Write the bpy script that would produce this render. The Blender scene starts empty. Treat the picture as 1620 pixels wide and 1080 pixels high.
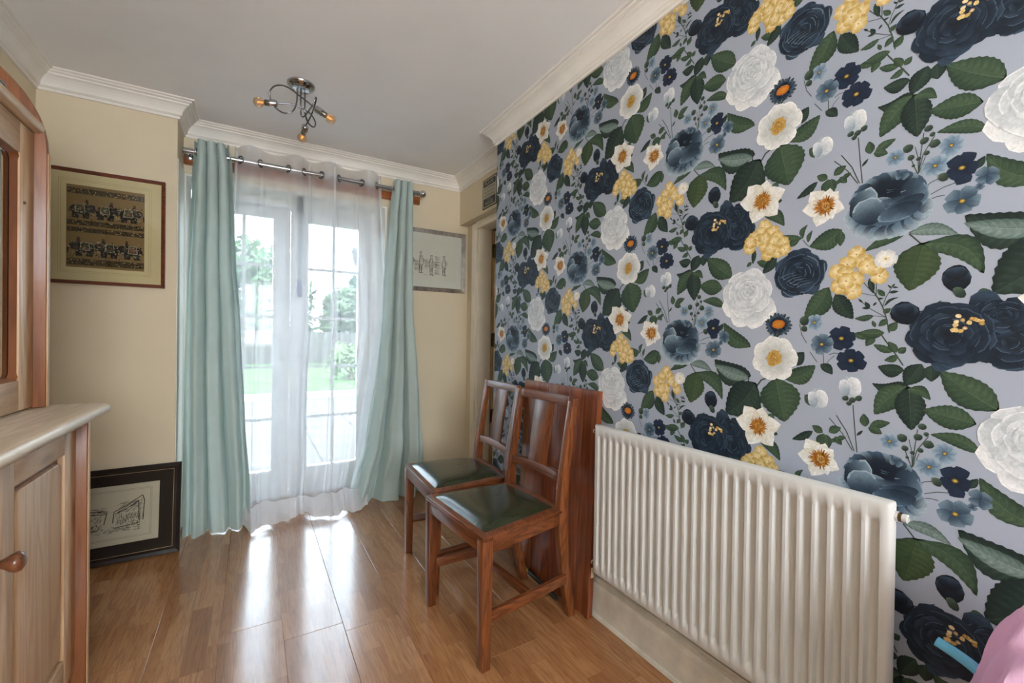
import bpy, bmesh, math, random
import numpy as np
from mathutils import Vector, Matrix
random.seed(7)
PI = math.pi
scene = bpy.context.scene
COL = scene.collection

# ------------------------------------------------------------------ camera
cam_data = bpy.data.cameras.new('camera')
cam_data.sensor_width = 36.0
cam_data.lens = 685.0 / 1620.0 * 36.0
cam_data.clip_start = 0.02
cam_data.clip_end = 300
cam = bpy.data.objects.new('camera', cam_data)
COL.objects.link(cam)
_yaw, _pit, _rol = math.radians(30.89), math.radians(-0.42), math.radians(0.82)
_f = Vector((math.sin(_yaw) * math.cos(_pit), math.cos(_yaw) * math.cos(_pit), math.sin(_pit)))
_r = Vector((math.cos(_yaw), -math.sin(_yaw), 0))
_u = _r.cross(_f)
_r2 = math.cos(_rol) * _r + math.sin(_rol) * _u
_u2 = -math.sin(_rol) * _r + math.cos(_rol) * _u
mw = Matrix.Identity(4)
for i in range(3):
    mw[i][0] = _r2[i]; mw[i][1] = _u2[i]; mw[i][2] = -_f[i]
mw[2][3] = 1.10
cam.matrix_world = mw
scene.camera = cam

# ------------------------------------------------------------------ sky, light, exposure
scene.view_settings.view_transform = 'Standard'
scene.view_settings.look = 'None'
scene.view_settings.gamma = 1.0
scene.view_settings.use_curve_mapping = False
scene.view_settings.exposure = 1.12

world = bpy.data.worlds.new('overcast_sky')
scene.world = world
world.use_nodes = True
nt = world.node_tree
nt.nodes.clear()
_o = nt.nodes.new('ShaderNodeOutputWorld')
_bg = nt.nodes.new('ShaderNodeBackground')
_tc = nt.nodes.new('ShaderNodeTexCoord')
_mp = nt.nodes.new('ShaderNodeMapping'); _mp.inputs['Scale'].default_value = (1.5, 1.5, 4)
_no = nt.nodes.new('ShaderNodeTexNoise'); _no.inputs['Scale'].default_value = 2.2; _no.inputs['Detail'].default_value = 5
_cr = nt.nodes.new('ShaderNodeValToRGB')
_cr.color_ramp.elements[0].position = 0.35; _cr.color_ramp.elements[0].color = (0.66, 0.76, 0.90, 1)
_cr.color_ramp.elements[1].position = 0.62; _cr.color_ramp.elements[1].color = (0.94, 0.97, 1.0, 1)
_bg.inputs['Strength'].default_value = 8.5
nt.links.new(_tc.outputs['Generated'], _mp.inputs['Vector'])
nt.links.new(_mp.outputs['Vector'], _no.inputs['Vector'])
nt.links.new(_no.outputs['Fac'], _cr.inputs['Fac'])
nt.links.new(_cr.outputs['Color'], _bg.inputs['Color'])
nt.links.new(_bg.outputs['Background'], _o.inputs['Surface'])

# added fill light, just inside the unseen rear window opening
_ld = bpy.data.lights.new('rear_fill_light', 'AREA')
_ld.shape = 'RECTANGLE'; _ld.size = 1.2; _ld.size_y = 1.1; _ld.energy = 14; _ld.color = (1.0, 0.98, 0.95)
rear_light = bpy.data.objects.new('rear_fill_light', _ld)
rear_light.location = (0.05, -1.74, 1.45)
rear_light.rotation_euler = (math.radians(90), 0, 0)
COL.objects.link(rear_light)
# the French doors' opening guides sky light into the room
_ld2 = bpy.data.lights.new('garden_door_portal', 'AREA')
_ld2.shape = 'RECTANGLE'; _ld2.size = 1.14; _ld2.size_y = 2.0
_ld2.cycles.is_portal = True
door_light = bpy.data.objects.new('garden_door_portal', _ld2)
door_light.location = (0.22, 3.42, 1.0)
door_light.rotation_euler = (math.radians(-90), 0, 0)
COL.objects.link(door_light)

# ------------------------------------------------------------------ helpers
def lin(c):
    return tuple(((v / 255) / 12.92 if v / 255 <= 0.04045 else (((v / 255) + 0.055) / 1.055) ** 2.4) for v in c[:3])
def rgba(c):
    return lin(c) + (1.0,)

def tag(o, label=None, cat=None, group=None, kind=None):
    if label: o['label'] = label
    if cat: o['category'] = cat
    if group: o['group'] = group
    if kind: o['kind'] = kind
    return o

def empty(name, loc=(0, 0, 0), rz=0):
    o = bpy.data.objects.new(name, None)
    o.empty_display_size = 0.05
    o.location = loc; o.rotation_euler = (0, 0, rz)
    COL.objects.link(o)
    return o

class MB:
    def __init__(s):
        s.v = []; s.f = []
    def add(s, vs, fs):
        b = len(s.v)
        s.v += [tuple(p) for p in vs]
        s.f += [tuple(b + i for i in f) for f in fs]
        return s
    def box(s, x0, y0, z0, x1, y1, z1):
        return s.add([(x0,y0,z0),(x1,y0,z0),(x1,y1,z0),(x0,y1,z0),(x0,y0,z1),(x1,y0,z1),(x1,y1,z1),(x0,y1,z1)],
                     [(0,3,2,1),(4,5,6,7),(0,1,5,4),(1,2,6,5),(2,3,7,6),(3,0,4,7)])
    def hexa(s, bot, top):
        # eight corners: bot[4] and top[4], both in the same winding
        return s.add(list(bot) + list(top), [(0,3,2,1),(4,5,6,7),(0,1,5,4),(1,2,6,5),(2,3,7,6),(3,0,4,7)])
    def prism(s, prof, plane, a, b):
        # prof: 2D outline; plane 'xy','xz','yz'; extruded from a to b along the remaining axis
        def P(p, w):
            return {'xy': (p[0], p[1], w), 'xz': (p[0], w, p[1]), 'yz': (w, p[0], p[1])}[plane]
        n = len(prof)
        vs = [P(p, a) for p in prof] + [P(p, b) for p in prof]
        fs = [tuple(range(n - 1, -1, -1)), tuple(range(n, 2 * n))]
        fs += [(i, (i + 1) % n, n + (i + 1) % n, n + i) for i in range(n)]
        return s.add(vs, fs)
    def tube(s, path, r, n=10, cap=True, closed=False):
        path = [Vector(p) for p in path]
        m = len(path)
        rs = r if isinstance(r, (list, tuple)) else [r] * m
        vs = []; fs = []
        prev = None
        for i, p in enumerate(path):
            if closed:
                d = path[(i + 1) % m] - path[i - 1]
            else:
                d = path[min(i + 1, m - 1)] - path[max(i - 1, 0)]
            d = d.normalized() if d.length > 1e-9 else Vector((0, 0, 1))
            if prev is None:
                a = d.cross(Vector((0, 0, 1)))
                if a.length < 1e-3: a = d.cross(Vector((1, 0, 0)))
            else:
                a = prev - d * prev.dot(d)
            a.normalize(); prev = a
            b = d.cross(a)
            for k in range(n):
                t = 2 * PI * k / n
                vs.append(p + (a * math.cos(t) + b * math.sin(t)) * rs[i])
        for i in range(m - 1 if not closed else m):
            j = (i + 1) % m
            for k in range(n):
                fs.append((i * n + k, i * n + (k + 1) % n, j * n + (k + 1) % n, j * n + k))
        if cap and not closed:
            fs.append(tuple(range(n - 1, -1, -1))); fs.append(tuple(range((m - 1) * n, m * n)))
        return s.add(vs, fs)
    def lathe(s, prof, origin=(0, 0, 0), axis=(0, 0, 1), n=20):
        # prof: (radius, height along the axis)
        o = Vector(origin); d = Vector(axis).normalized()
        a = d.cross(Vector((0, 0, 1)))
        if a.length < 1e-3: a = Vector((1, 0, 0))
        a.normalize(); b = d.cross(a)
        vs = []; fs = []
        for r, h in prof:
            for k in range(n):
                t = 2 * PI * k / n
                vs.append(o + d * h + (a * math.cos(t) + b * math.sin(t)) * max(r, 1e-5))
        m = len(prof)
        for i in range(m - 1):
            for k in range(n):
                fs.append((i * n + k, i * n + (k + 1) % n, (i + 1) * n + (k + 1) % n, (i + 1) * n + k))
        fs.append(tuple(range(n - 1, -1, -1))); fs.append(tuple(range((m - 1) * n, m * n)))
        return s.add(vs, fs)
    def grid(s, fn, nu, nv):
        vs = [fn(i / (nu - 1), j / (nv - 1)) for j in range(nv) for i in range(nu)]
        fs = [(j * nu + i, j * nu + i + 1, (j + 1) * nu + i + 1, (j + 1) * nu + i) for j in range(nv - 1) for i in range(nu - 1)]
        return s.add(vs, fs)
    def xf(s, M):
        s.v = [tuple(M @ Vector(p)) for p in s.v]
        return s
    def build(s, name, m, parent=None, smooth=False, bevel=0.0, seg=2, normals=True):
        me = bpy.data.meshes.new(name)
        me.from_pydata([tuple(p) for p in s.v], [], s.f)
        if bevel > 0 or normals:
            bm = bmesh.new(); bm.from_mesh(me)
            if normals: bmesh.ops.recalc_face_normals(bm, faces=bm.faces)
            if bevel > 0:
                es = [e for e in bm.edges if len(e.link_faces) == 2 and e.calc_face_angle(0) > 0.5]
                bmesh.ops.bevel(bm, geom=es, offset=bevel, segments=seg, profile=0.5, affect='EDGES', clamp_overlap=True)
            bm.to_mesh(me); bm.free()
        if smooth or bevel > 0:
            me.polygons.foreach_set('use_smooth', [True] * len(me.polygons))
            try:
                me.set_sharp_from_angle(angle=math.radians(50 if smooth else 28))
            except Exception:
                pass
        me.materials.append(m)
        o = bpy.data.objects.new(name, me)
        COL.objects.link(o)
        if parent: o.parent = parent
        return o

def box(name, m, x0, y0, z0, x1, y1, z1, parent=None, bevel=0.0, seg=2):
    return MB().box(min(x0,x1), min(y0,y1), min(z0,z1), max(x0,x1), max(y0,y1), max(z0,z1)).build(name, m, parent, bevel=bevel, seg=seg)

def struct(o, label, cat=None):
    return tag(o, label, cat, None, 'structure')

def copy_tree(o, parent=None):
    c = o.copy(); COL.objects.link(c)
    if parent: c.parent = parent
    for ch in list(o.children):
        if ch.name != c.name: copy_tree(ch, c)
    return c

def interp(keys, x):
    # keys sorted by descending or ascending first value
    ks = sorted(keys)
    if x <= ks[0][0]: return ks[0][1]
    for (a, b), (c, d) in zip(ks, ks[1:]):
        if x <= c:
            t = (x - a) / (c - a); t = t * t * (3 - 2 * t) * 0.5 + t * 0.5
            return b + (d - b) * t
    return ks[-1][1]

# ------------------------------------------------------------------ materials
class NT:
    def __init__(s, name):
        s.m = bpy.data.materials.new(name); s.m.use_nodes = True
        s.t = s.m.node_tree; s.t.nodes.clear()
        s.out = s.n('ShaderNodeOutputMaterial')
    def n(s, kind, **kw):
        x = s.t.nodes.new(kind)
        for k, v in kw.items():
            if k.startswith('i_'):
                x.inputs[k[2:].replace('_', ' ')].default_value = v
            else:
                setattr(x, k, v)
        return x
    def l(s, a, b):
        s.t.links.new(a, b)
    def coords(s, scale=(1, 1, 1), rnd=True):
        tc = s.n('ShaderNodeTexCoord'); mp = s.n('ShaderNodeMapping')
        mp.inputs['Scale'].default_value = scale
        if rnd:
            oi = s.n('ShaderNodeObjectInfo'); mu = s.n('ShaderNodeMath', operation='MULTIPLY'); mu.inputs[1].default_value = 17.0
            cb = s.n('ShaderNodeCombineXYZ'); ad = s.n('ShaderNodeVectorMath', operation='ADD')
            s.l(oi.outputs['Random'], mu.inputs[0])
            for k in range(3): s.l(mu.outputs[0], cb.inputs[k])
            s.l(tc.outputs['Object'], ad.inputs[0]); s.l(cb.outputs[0], ad.inputs[1])
            s.l(ad.outputs[0], mp.inputs['Vector'])
        else:
            s.l(tc.outputs['Object'], mp.inputs['Vector'])
        return mp.outputs['Vector']
    def bsdf(s, rough=0.5, metal=0.0, spec=0.5, coat=0.0, coat_rough=0.1):
        b = s.n('ShaderNodeBsdfPrincipled')
        b.inputs['Roughness'].default_value = rough
        b.inputs['Metallic'].default_value = metal
        b.inputs['Specular IOR Level'].default_value = spec
        b.inputs['Coat Weight'].default_value = coat
        b.inputs['Coat Roughness'].default_value = coat_rough
        s.l(b.outputs[0], s.out.inputs['Surface'])
        return b
    def ramp(s, fac, stops):
        r = s.n('ShaderNodeValToRGB')
        e = r.color_ramp.elements
        while len(e) < len(stops): e.new(0.5)
        for k, (p, c) in enumerate(stops):
            e[k].position = p; e[k].color = rgba(c)
        s.l(fac, r.inputs['Fac'])
        return r.outputs['Color']
    def mix(s, fac, a, b, mode='MIX'):
        x = s.n('ShaderNodeMix', data_type='RGBA', blend_type=mode)
        if isinstance(fac, (int, float)): x.inputs[0].default_value = fac
        else: s.l(fac, x.inputs[0])
        for v, k in ((a, 6), (b, 7)):
            if isinstance(v, tuple): x.inputs[k].default_value = rgba(v)
            else: s.l(v, x.inputs[k])
        return x.outputs[2]
    def bump(s, h, b, strength=0.2, dist=0.002):
        x = s.n('ShaderNodeBump'); x.inputs['Strength'].default_value = strength; x.inputs['Distance'].default_value = dist
        s.l(h, x.inputs['Height']); s.l(x.outputs[0], b.inputs['Normal'])

def plain(name, col, rough=0.5, metal=0.0, spec=0.5, var=0.08, scale=8.0, bump=0.0, bscale=60.0, coat=0.0):
    k = NT(name); b = k.bsdf(rough, metal, spec, coat)
    v = k.coords((1, 1, 1), rnd=False)
    no = k.n('ShaderNodeTexNoise'); no.inputs['Scale'].default_value = scale; no.inputs['Detail'].default_value = 4
    k.l(v, no.inputs['Vector'])
    d = tuple(max(0, c * (1 - var)) for c in col); e = tuple(min(255, c * (1 + var)) for c in col)
    k.l(k.ramp(no.outputs['Fac'], [(0.3, d), (0.7, e)]), b.inputs['Base Color'])
    if bump > 0:
        n2 = k.n('ShaderNodeTexNoise'); n2.inputs['Scale'].default_value = bscale; n2.inputs['Detail'].default_value = 3
        k.l(v, n2.inputs['Vector']); k.bump(n2.outputs['Fac'], b, bump, 0.002)
    return k.m

def wood(name, light, mid, dark, axis='z', rough=0.4, fine=220.0, coarse=26.0, coat=0.0, bump=0.08, knots=0.0, rings=18.0, figure=0.75):
    k = NT(name); b = k.bsdf(rough, 0, 0.45, coat, 0.15)
    st = {'x': (0.09, 1, 1), 'y': (1, 0.09, 1), 'z': (1, 1, 0.09)}[axis]
    v = k.coords(st)
    n1 = k.n('ShaderNodeTexNoise'); n1.inputs['Scale'].default_value = coarse; n1.inputs['Detail'].default_value = 2; n1.inputs['Distortion'].default_value = 0.4
    n2 = k.n('ShaderNodeTexNoise'); n2.inputs['Scale'].default_value = fine; n2.inputs['Detail'].default_value = 4; n2.inputs['Roughness'].default_value = 0.6
    n3 = k.n('ShaderNodeTexNoise'); n3.inputs['Scale'].default_value = coarse * 0.35; n3.inputs['Detail'].default_value = 2
    for n_ in (n1, n2, n3): k.l(v, n_.inputs['Vector'])
    # growth rings: sine of the coarse noise
    mu = k.n('ShaderNodeMath', operation='MULTIPLY'); mu.inputs[1].default_value = rings * 2.0
    sn = k.n('ShaderNodeMath', operation='SINE'); ab = k.n('ShaderNodeMath', operation='MULTIPLY_ADD')
    ab.inputs[1].default_value = 0.5; ab.inputs[2].default_value = 0.5
    k.l(n1.outputs['Fac'], mu.inputs[0]); k.l(mu.outputs[0], sn.inputs[0]); k.l(sn.outputs[0], ab.inputs[0])
    base = k.ramp(n3.outputs['Fac'], [(0.35, mid), (0.65, light)])
    g = int(255 * figure)
    c1 = k.mix(k.ramp(ab.outputs[0], [(0.3, (0, 0, 0)), (1.0, (g, g, g))]), base, dark)
    g2 = int(235 * figure)
    c2 = k.mix(k.ramp(n2.outputs['Fac'], [(0.48, (0, 0, 0)), (0.72, (g2, g2, g2))]), c1, dark)
    if knots > 0:
        vk = k.coords({'x': (1.6, 6, 6), 'y': (6, 1.6, 6), 'z': (6, 6, 1.6)}[axis])
        vo = k.n('ShaderNodeTexVoronoi'); vo.inputs['Scale'].default_value = 1.0
        k.l(vk, vo.inputs['Vector'])
        c2 = k.mix(k.ramp(vo.outputs['Distance'], [(0.03, (225, 225, 225)), (0.14 * knots, (0, 0, 0))]), c2, tuple(c * 0.45 for c in dark))
    k.l(c2, b.inputs['Base Color'])
    if bump > 0: k.bump(n2.outputs['Fac'], b, bump, 0.001)
    return k.m

def glassy(name, tint=(235, 242, 245), reflect=1.0):
    k = NT(name)
    tr = k.n('ShaderNodeBsdfTransparent'); tr.inputs['Color'].default_value = rgba(tint)
    gl = k.n('ShaderNodeBsdfGlossy'); gl.inputs['Roughness'].default_value = 0.02
    fr = k.n('ShaderNodeFresnel'); fr.inputs['IOR'].default_value = 1.5
    mu = k.n('ShaderNodeMath', operation='MULTIPLY'); mu.inputs[1].default_value = reflect
    mx = k.n('ShaderNodeMixShader')
    k.l(fr.outputs[0], mu.inputs[0]); k.l(mu.outputs[0], mx.inputs[0])
    k.l(tr.outputs[0], mx.inputs[1]); k.l(gl.outputs[0], mx.inputs[2])
    k.l(mx.outputs[0], k.out.inputs['Surface'])
    return k.m

def cloth(name, col, trans=0.35, alpha=1.0, scale=900.0, rough=0.9, sheen=0.3):
    k = NT(name)
    v = k.coords((1, 1, 1), rnd=False)
    no = k.n('ShaderNodeTexNoise'); no.inputs['Scale'].default_value = 9; no.inputs['Detail'].default_value = 5
    k.l(v, no.inputs['Vector'])
    c = k.ramp(no.outputs['Fac'], [(0.3, tuple(x * 0.98 for x in col)), (0.7, tuple(min(255, x * 1.01) for x in col))])
    b = k.n('ShaderNodeBsdfPrincipled'); b.inputs['Roughness'].default_value = rough
    b.inputs['Specular IOR Level'].default_value = 0.25
    b.inputs['Sheen Weight'].default_value = sheen
    k.l(c, b.inputs['Base Color'])
    n2 = k.n('ShaderNodeTexNoise'); n2.inputs['Scale'].default_value = 45; n2.inputs['Detail'].default_value = 4
    k.l(v, n2.inputs['Vector']); k.bump(n2.outputs['Fac'], b, 0.12, 0.004)
    t = k.n('ShaderNodeBsdfTranslucent'); k.l(c, t.inputs['Color'])
    mx = k.n('ShaderNodeMixShader'); mx.inputs[0].default_value = trans
    k.l(b.outputs[0], mx.inputs[1]); k.l(t.outputs[0], mx.inputs[2])
    last = mx.outputs[0]
    if alpha < 1:
        tp = k.n('ShaderNodeBsdfTransparent'); m2 = k.n('ShaderNodeMixShader'); m2.inputs[0].default_value = alpha
        k.l(tp.outputs[0], m2.inputs[1]); k.l(last, m2.inputs[2]); last = m2.outputs[0]
    k.l(last, k.out.inputs['Surface'])
    return k.m

def vcol(name, rough=0.6, spec=0.3, noise=0.12, nscale=140.0, bump=0.0):
    # colour printed on a flat surface, carried by the mesh
    k = NT(name); b = k.bsdf(rough, 0, spec)
    a = k.n('ShaderNodeVertexColor', layer_name='print')
    v = k.coords((1, 1, 1), rnd=False)
    no = k.n('ShaderNodeTexNoise'); no.inputs['Scale'].default_value = nscale; no.inputs['Detail'].default_value = 5; no.inputs['Roughness'].default_value = 0.65
    no.inputs['Distortion'].default_value = 1.2
    k.l(v, no.inputs['Vector'])
    lo = int(255 * (0.86 - noise)); hi = 255
    f = k.ramp(no.outputs['Fac'], [(0.3, (lo, lo, lo)), (0.65, (hi, hi, hi))])
    k.l(k.mix(1.0, a.outputs['Color'], f, 'MULTIPLY'), b.inputs['Base Color'])
    return k.m

MT = {}
MT['wall'] = plain('cream_wall_paint', (220, 206, 178), 0.75, 0, 0.3, 0.006, 5, 0.15, 120)
MT['trim'] = plain('cornice_paint', (238, 234, 226), 0.6, 0, 0.35, 0.02, 6, 0.05, 90)
MT['ceil'] = plain('ceiling_paint', (249, 249, 249), 0.9, 0, 0.2, 0.015, 3, 0.05, 100)
MT['white'] = plain('white_upvc', (235, 237, 238), 0.35, 0, 0.5, 0.01)
MT['reveal'] = plain('white_reveal_paint', (232, 230, 220), 0.7, 0, 0.3, 0.02)
MT['cream'] = plain('cream_gloss_paint', (246, 238, 220), 0.4, 0, 0.5, 0.02)
MT['skirt'] = plain('skirting_gloss_paint', (206, 200, 188), 0.45, 0, 0.5, 0.06, 14, 0.1, 40)
MT['rad'] = plain('radiator_enamel', (194, 194, 191), 0.3, 0, 0.5, 0.02, 6)
MT['chrome'] = plain('chrome_metal', (190, 192, 196), 0.12, 1.0, 0.5, 0.02)
MT['steel'] = plain('dark_steel', (120, 122, 126), 0.25, 1.0, 0.5, 0.05)
MT['brass'] = plain('aged_brass', (150, 120, 62), 0.35, 1.0, 0.5, 0.2, 40)
MT['dkbrass'] = plain('tarnished_brass', (95, 80, 52), 0.4, 1.0, 0.5, 0.3, 80)
MT['black'] = plain('black_metal', (24, 24, 25), 0.4, 0, 0.5, 0.05)
MT['glass'] = glassy('window_glass')
MT['pglass'] = glassy('picture_glass', (250, 250, 248), 0.6)

# ================================================================== the room shell
XR, XL, YB, YS, XS, XA = 1.20, -0.86, 3.06, 2.826, -0.344, 1.35   # right wall, left wall, window wall, nearer left section, step, alcove
YE, YF, ZC = 2.20, -1.75, 2.295                                   # end of papered wall, rear wall, ceiling

# laminate floor: planks as separate boards on a base slab
def laminate():
    k = NT('oak_laminate'); b = k.bsdf(0.24, 0, 0.5, 0.6, 0.13)
    tc = k.n('ShaderNodeTexCoord'); oi = k.n('ShaderNodeObjectInfo')
    mu = k.n('ShaderNodeMath', operation='MULTIPLY'); mu.inputs[1].default_value = 31.0
    k.l(oi.outputs['Random'], mu.inputs[0])
    cb = k.n('ShaderNodeCombineXYZ'); k.l(mu.outputs[0], cb.inputs[1])
    ad = k.n('ShaderNodeVectorMath', operation='ADD'); k.l(tc.outputs['Object'], ad.inputs[0]); k.l(cb.outputs[0], ad.inputs[1])
    # strips run along Y: swap so brick rows follow X
    sp = k.n('ShaderNodeSeparateXYZ'); k.l(ad.outputs[0], sp.inputs[0])
    sw = k.n('ShaderNodeCombineXYZ'); k.l(sp.outputs['Y'], sw.inputs['X']); k.l(sp.outputs['X'], sw.inputs['Y'])
    br = k.n('ShaderNodeTexBrick'); br.offset = 0.37; br.offset_frequency = 2
    br.inputs['Scale'].default_value = 1.0; br.inputs['Mortar Size'].default_value = 0.0006; br.inputs['Mortar Smooth'].default_value = 0.3
    br.inputs['Bias'].default_value = 0.0; br.inputs['Brick Width'].default_value = 0.43; br.inputs['Row Height'].default_value = 0.0667
    br.inputs['Color1'].default_value = (0, 0, 0, 1); br.inputs['Color2'].default_value = (1, 1, 1, 1); br.inputs['Mortar'].default_value = (0.1, 0.1, 0.1, 1)
    k.l(sw.outputs[0], br.inputs['Vector'])
    # each strip shifts the grain
    sh = k.n('ShaderNodeVectorMath', operation='SCALE'); sh.inputs['Scale'].default_value = 23.0
    k.l(br.outputs['Color'], sh.inputs[0])
    a2 = k.n('ShaderNodeVectorMath', operation='ADD'); k.l(ad.outputs[0], a2.inputs[0]); k.l(sh.outputs[0], a2.inputs[1])
    mp = k.n('ShaderNodeMapping'); mp.inputs['Scale'].default_value = (1, 0.06, 1); k.l(a2.outputs[0], mp.inputs['Vector'])
    n1 = k.n('ShaderNodeTexNoise'); n1.inputs['Scale'].default_value = 26; n1.inputs['Detail'].default_value = 3; n1.inputs['Distortion'].default_value = 0.7
    n2 = k.n('ShaderNodeTexNoise'); n2.inputs['Scale'].default_value = 260; n2.inputs['Detail'].default_value = 5
    k.l(mp.outputs[0], n1.inputs['Vector']); k.l(mp.outputs[0], n2.inputs['Vector'])
    m2 = k.n('ShaderNodeMath', operation='MULTIPLY'); m2.inputs[1].default_value = 34.0
    sn = k.n('ShaderNodeMath', operation='SINE'); k.l(n1.outputs['Fac'], m2.inputs[0]); k.l(m2.outputs[0], sn.inputs[0])
    tone = k.ramp(br.outputs['Color'], [(0.0, (152, 104, 66)), (0.35, (170, 120, 78)), (0.7, (184, 134, 90)), (1.0, (160, 110, 70))])
    c = k.mix(k.ramp(sn.outputs[0], [(0.1, (0, 0, 0)), (1.0, (150, 150, 150))]), tone, (118, 72, 42))
    c = k.mix(k.ramp(n2.outputs['Fac'], [(0.47, (0, 0, 0)), (0.72, (190, 190, 190))]), c, (112, 68, 40))
    k.l(c, b.inputs['Base Color'])
    ns = k.n('ShaderNodeTexNoise'); ns.inputs['Scale'].default_value = 3.0; ns.inputs['Detail'].default_value = 3
    k.l(tc.outputs['Object'], ns.inputs['Vector'])
    rr = k.n('ShaderNodeMapRange'); rr.inputs['To Min'].default_value = 0.16; rr.inputs['To Max'].default_value = 0.28
    k.l(ns.outputs['Fac'], rr.inputs['Value']); k.l(rr.outputs[0], b.inputs['Roughness'])
    k.bump(n2.outputs['Fac'], b, 0.03, 0.0006)
    return k.m
MT['lam'] = laminate()
floor = struct(box('floor', MT['lam'], XL, YF, -0.12, 1.42, 3.32, -0.010), 'warm oak-look laminate floor of long three-strip boards', 'floor')
plank_me = {}
def floorboard(x0, x1, y0, y1):
    o = MB().box(x0 - (x0 + x1) / 2, y0 - (y0 + y1) / 2, -0.010, x1 - (x0 + x1) / 2, y1 - (y0 + y1) / 2, 0.0).build('floorboard', MT['lam'], floor, bevel=0.0009, seg=1)
    o.location = ((x0 + x1) / 2, (y0 + y1) / 2, 0)
ends = {2: 1.885, 3: 1.72, 4: 1.69, 1: 1.35, 0: 2.05, 5: 2.3, 6: 1.55, 7: 2.0, 8: 1.3, 9: 2.2, 10: 1.7, 11: 2.0}
kx = 0
x = 0.105 - 0.2 * 5
while x < 1.42:
    e = {4: 1.885, 5: 1.745, 6: 1.69}.get(kx, ends[min(kx, 11)])
    ys = [e - 1.21 * j for j in range(-2, 5)]
    for y0 in ys:
        a, b_ = max(y0 - 1.21, YF), min(y0, 3.32)
        c, d = max(x, XL), min(x + 0.2, 1.42)
        if b_ - a > 0.01 and d - c > 0.005:
            floorboard(c + 0.0004, d - 0.0004, a + 0.0004, b_ - 0.0004)
    x += 0.2; kx += 1

ceiling = struct(box('ceiling', MT['ceil'], XL - 0.2, YF - 0.2, ZC, 1.7, 3.5, ZC + 0.1), 'plain off-white ceiling with one light fitting', 'ceiling')

# walls
wall_left = struct(box('wall_left', MT['wall'], XL - 0.12, YF, 0, XL, YS, ZC), 'cream painted wall behind the pine dresser', 'wall')
wall_step = struct(box('wall_back_left', MT['wall'], XL - 0.12, YS, 0, XS, 3.40, ZC), 'cream painted wall section with the framed elephant print', 'wall')
m = MB().box(0.80, YB, 0, XA + 0.25, 3.40, ZC)
wall_back = struct(m.build('wall_back_right', MT['wall']), 'cream wall beside the French doors with the silver frame', 'wall')
lintel = struct(box('wall_back_lintel', MT['wall'], XS, YB, 2.01, 0.80, 3.40, ZC), 'cream wall above the French doors', 'wall')
# reveal linings
rv = MB().box(XS + 0.0004, YS + 0.006, 0, XS + 0.004, YB + 0.004, 2.0095).box(0.785, YB + 0.004, 0, 0.7995, 3.30, 2.0095).box(XS + 0.0005, YB + 0.004, 0, XS + 0.012, 3.30, 2.0095).box(XS + 0.012, YB + 0.004, 1.996, 0.785, 3.30, 2.0095)
struct(rv.build('trim_2', MT['reveal']), 'white painted reveal lining around the French doors', 'reveal')

wall_right = struct(box('wall_right', plain('wallpaper_ground', (154, 161, 175), 0.62, 0, 0.3, 0.012, 3, 0.08, 220), XR, YF, 0, XR + 0.24, YE, ZC), 'long wall papered with navy, white and gold flowers on grey-blue', 'wall')
alc_up = struct(box('wall_alcove_head', MT['wall'], XA, YE, 1.955, XA + 0.3, YB, ZC), 'cream wall above the inner doorway with the small sign', 'wall')
alc = MB().box(1.42, 2.95, 0, 1.54, YB, 1.955).box(1.42, YE, 0, 1.54, 2.26, 1.955)
struct(alc.build('wall_alcove', MT['wall']), 'cream wall strip beside the inner doorway', 'wall')
# doorway casing and lining
cs = MB()
cs.box(1.402, 2.885, 0, 1.4195, 2.95, 1.945).box(1.408, 2.95, 0, 1.4195, 2.965, 1.95)
cs.box(1.402, 2.26, 1.90, 1.4195, 2.885, 1.953)
struct(cs.build('trim_3', MT['cream'], bevel=0.004), 'cream moulded casing around the inner doorway', 'door casing')
ln = MB().box(1.4195, 2.872, 0, 1.53, 2.949, 1.95).box(1.4195, 2.262, 1.91, 1.53, 2.872, 1.95).box(1.42, 2.2605, 0, 1.53, 2.275, 1.95)
struct(ln.build('trim_4', MT['cream'], bevel=0.002), 'pale painted lining of the inner doorway', 'door lining')
# the open inner door
door3 = struct(empty('door_3', (1.533, 2.868, 0)), 'cream inner door standing open on three brass hinges', 'door')
box('door_leaf', MT['cream'], 0.012, -0.046, 0.01, 0.74, -0.008, 1.90, door3, 0.002)
box('door_stop_bead', plain('bare_wood_bead', (176, 140, 98), 0.5), -0.001, -0.020, 0.01, 0.010, -0.0005, 1.90, door3)
for hz in (1.745, 1.085, 0.52):
    h = MB().box(-0.012, -0.030, hz - 0.05, 0.020, -0.021, hz + 0.05).tube([(0.004, -0.034, hz - 0.052), (0.004, -0.034, hz + 0.052)], 0.007, 8)
    hg = h.build('hinge', MT['dkbrass'], door3)
    for dz in (-0.035, 0, 0.035):
        MB().lathe([(0.004, 0), (0.004, 0.002), (0.001, 0.003)], (-0.006, -0.030, hz + dz), (0, -1, 0), 8).build('screw', MT['steel'], hg)
hall = MB().box(2.35, 1.4, 0, 2.40, 3.4, 2.3).box(1.54, 3.35, 0, 2.4, 3.4, 2.3).box(1.44, 1.4, 0, 2.4, 1.45, 2.3).box(1.64, 1.4, 2.295, 2.4, 3.4, 2.33)
struct(hall.build('wall_hall', MT['wall']), 'cream wall of the hallway beyond the inner door', 'wall')
struct(box('floor_hall', MT['lam'], 1.42, 1.4, -0.05, 2.4, 3.4, 0.0), 'laminate floor of the hallway beyond the inner door', 'floor')

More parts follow.
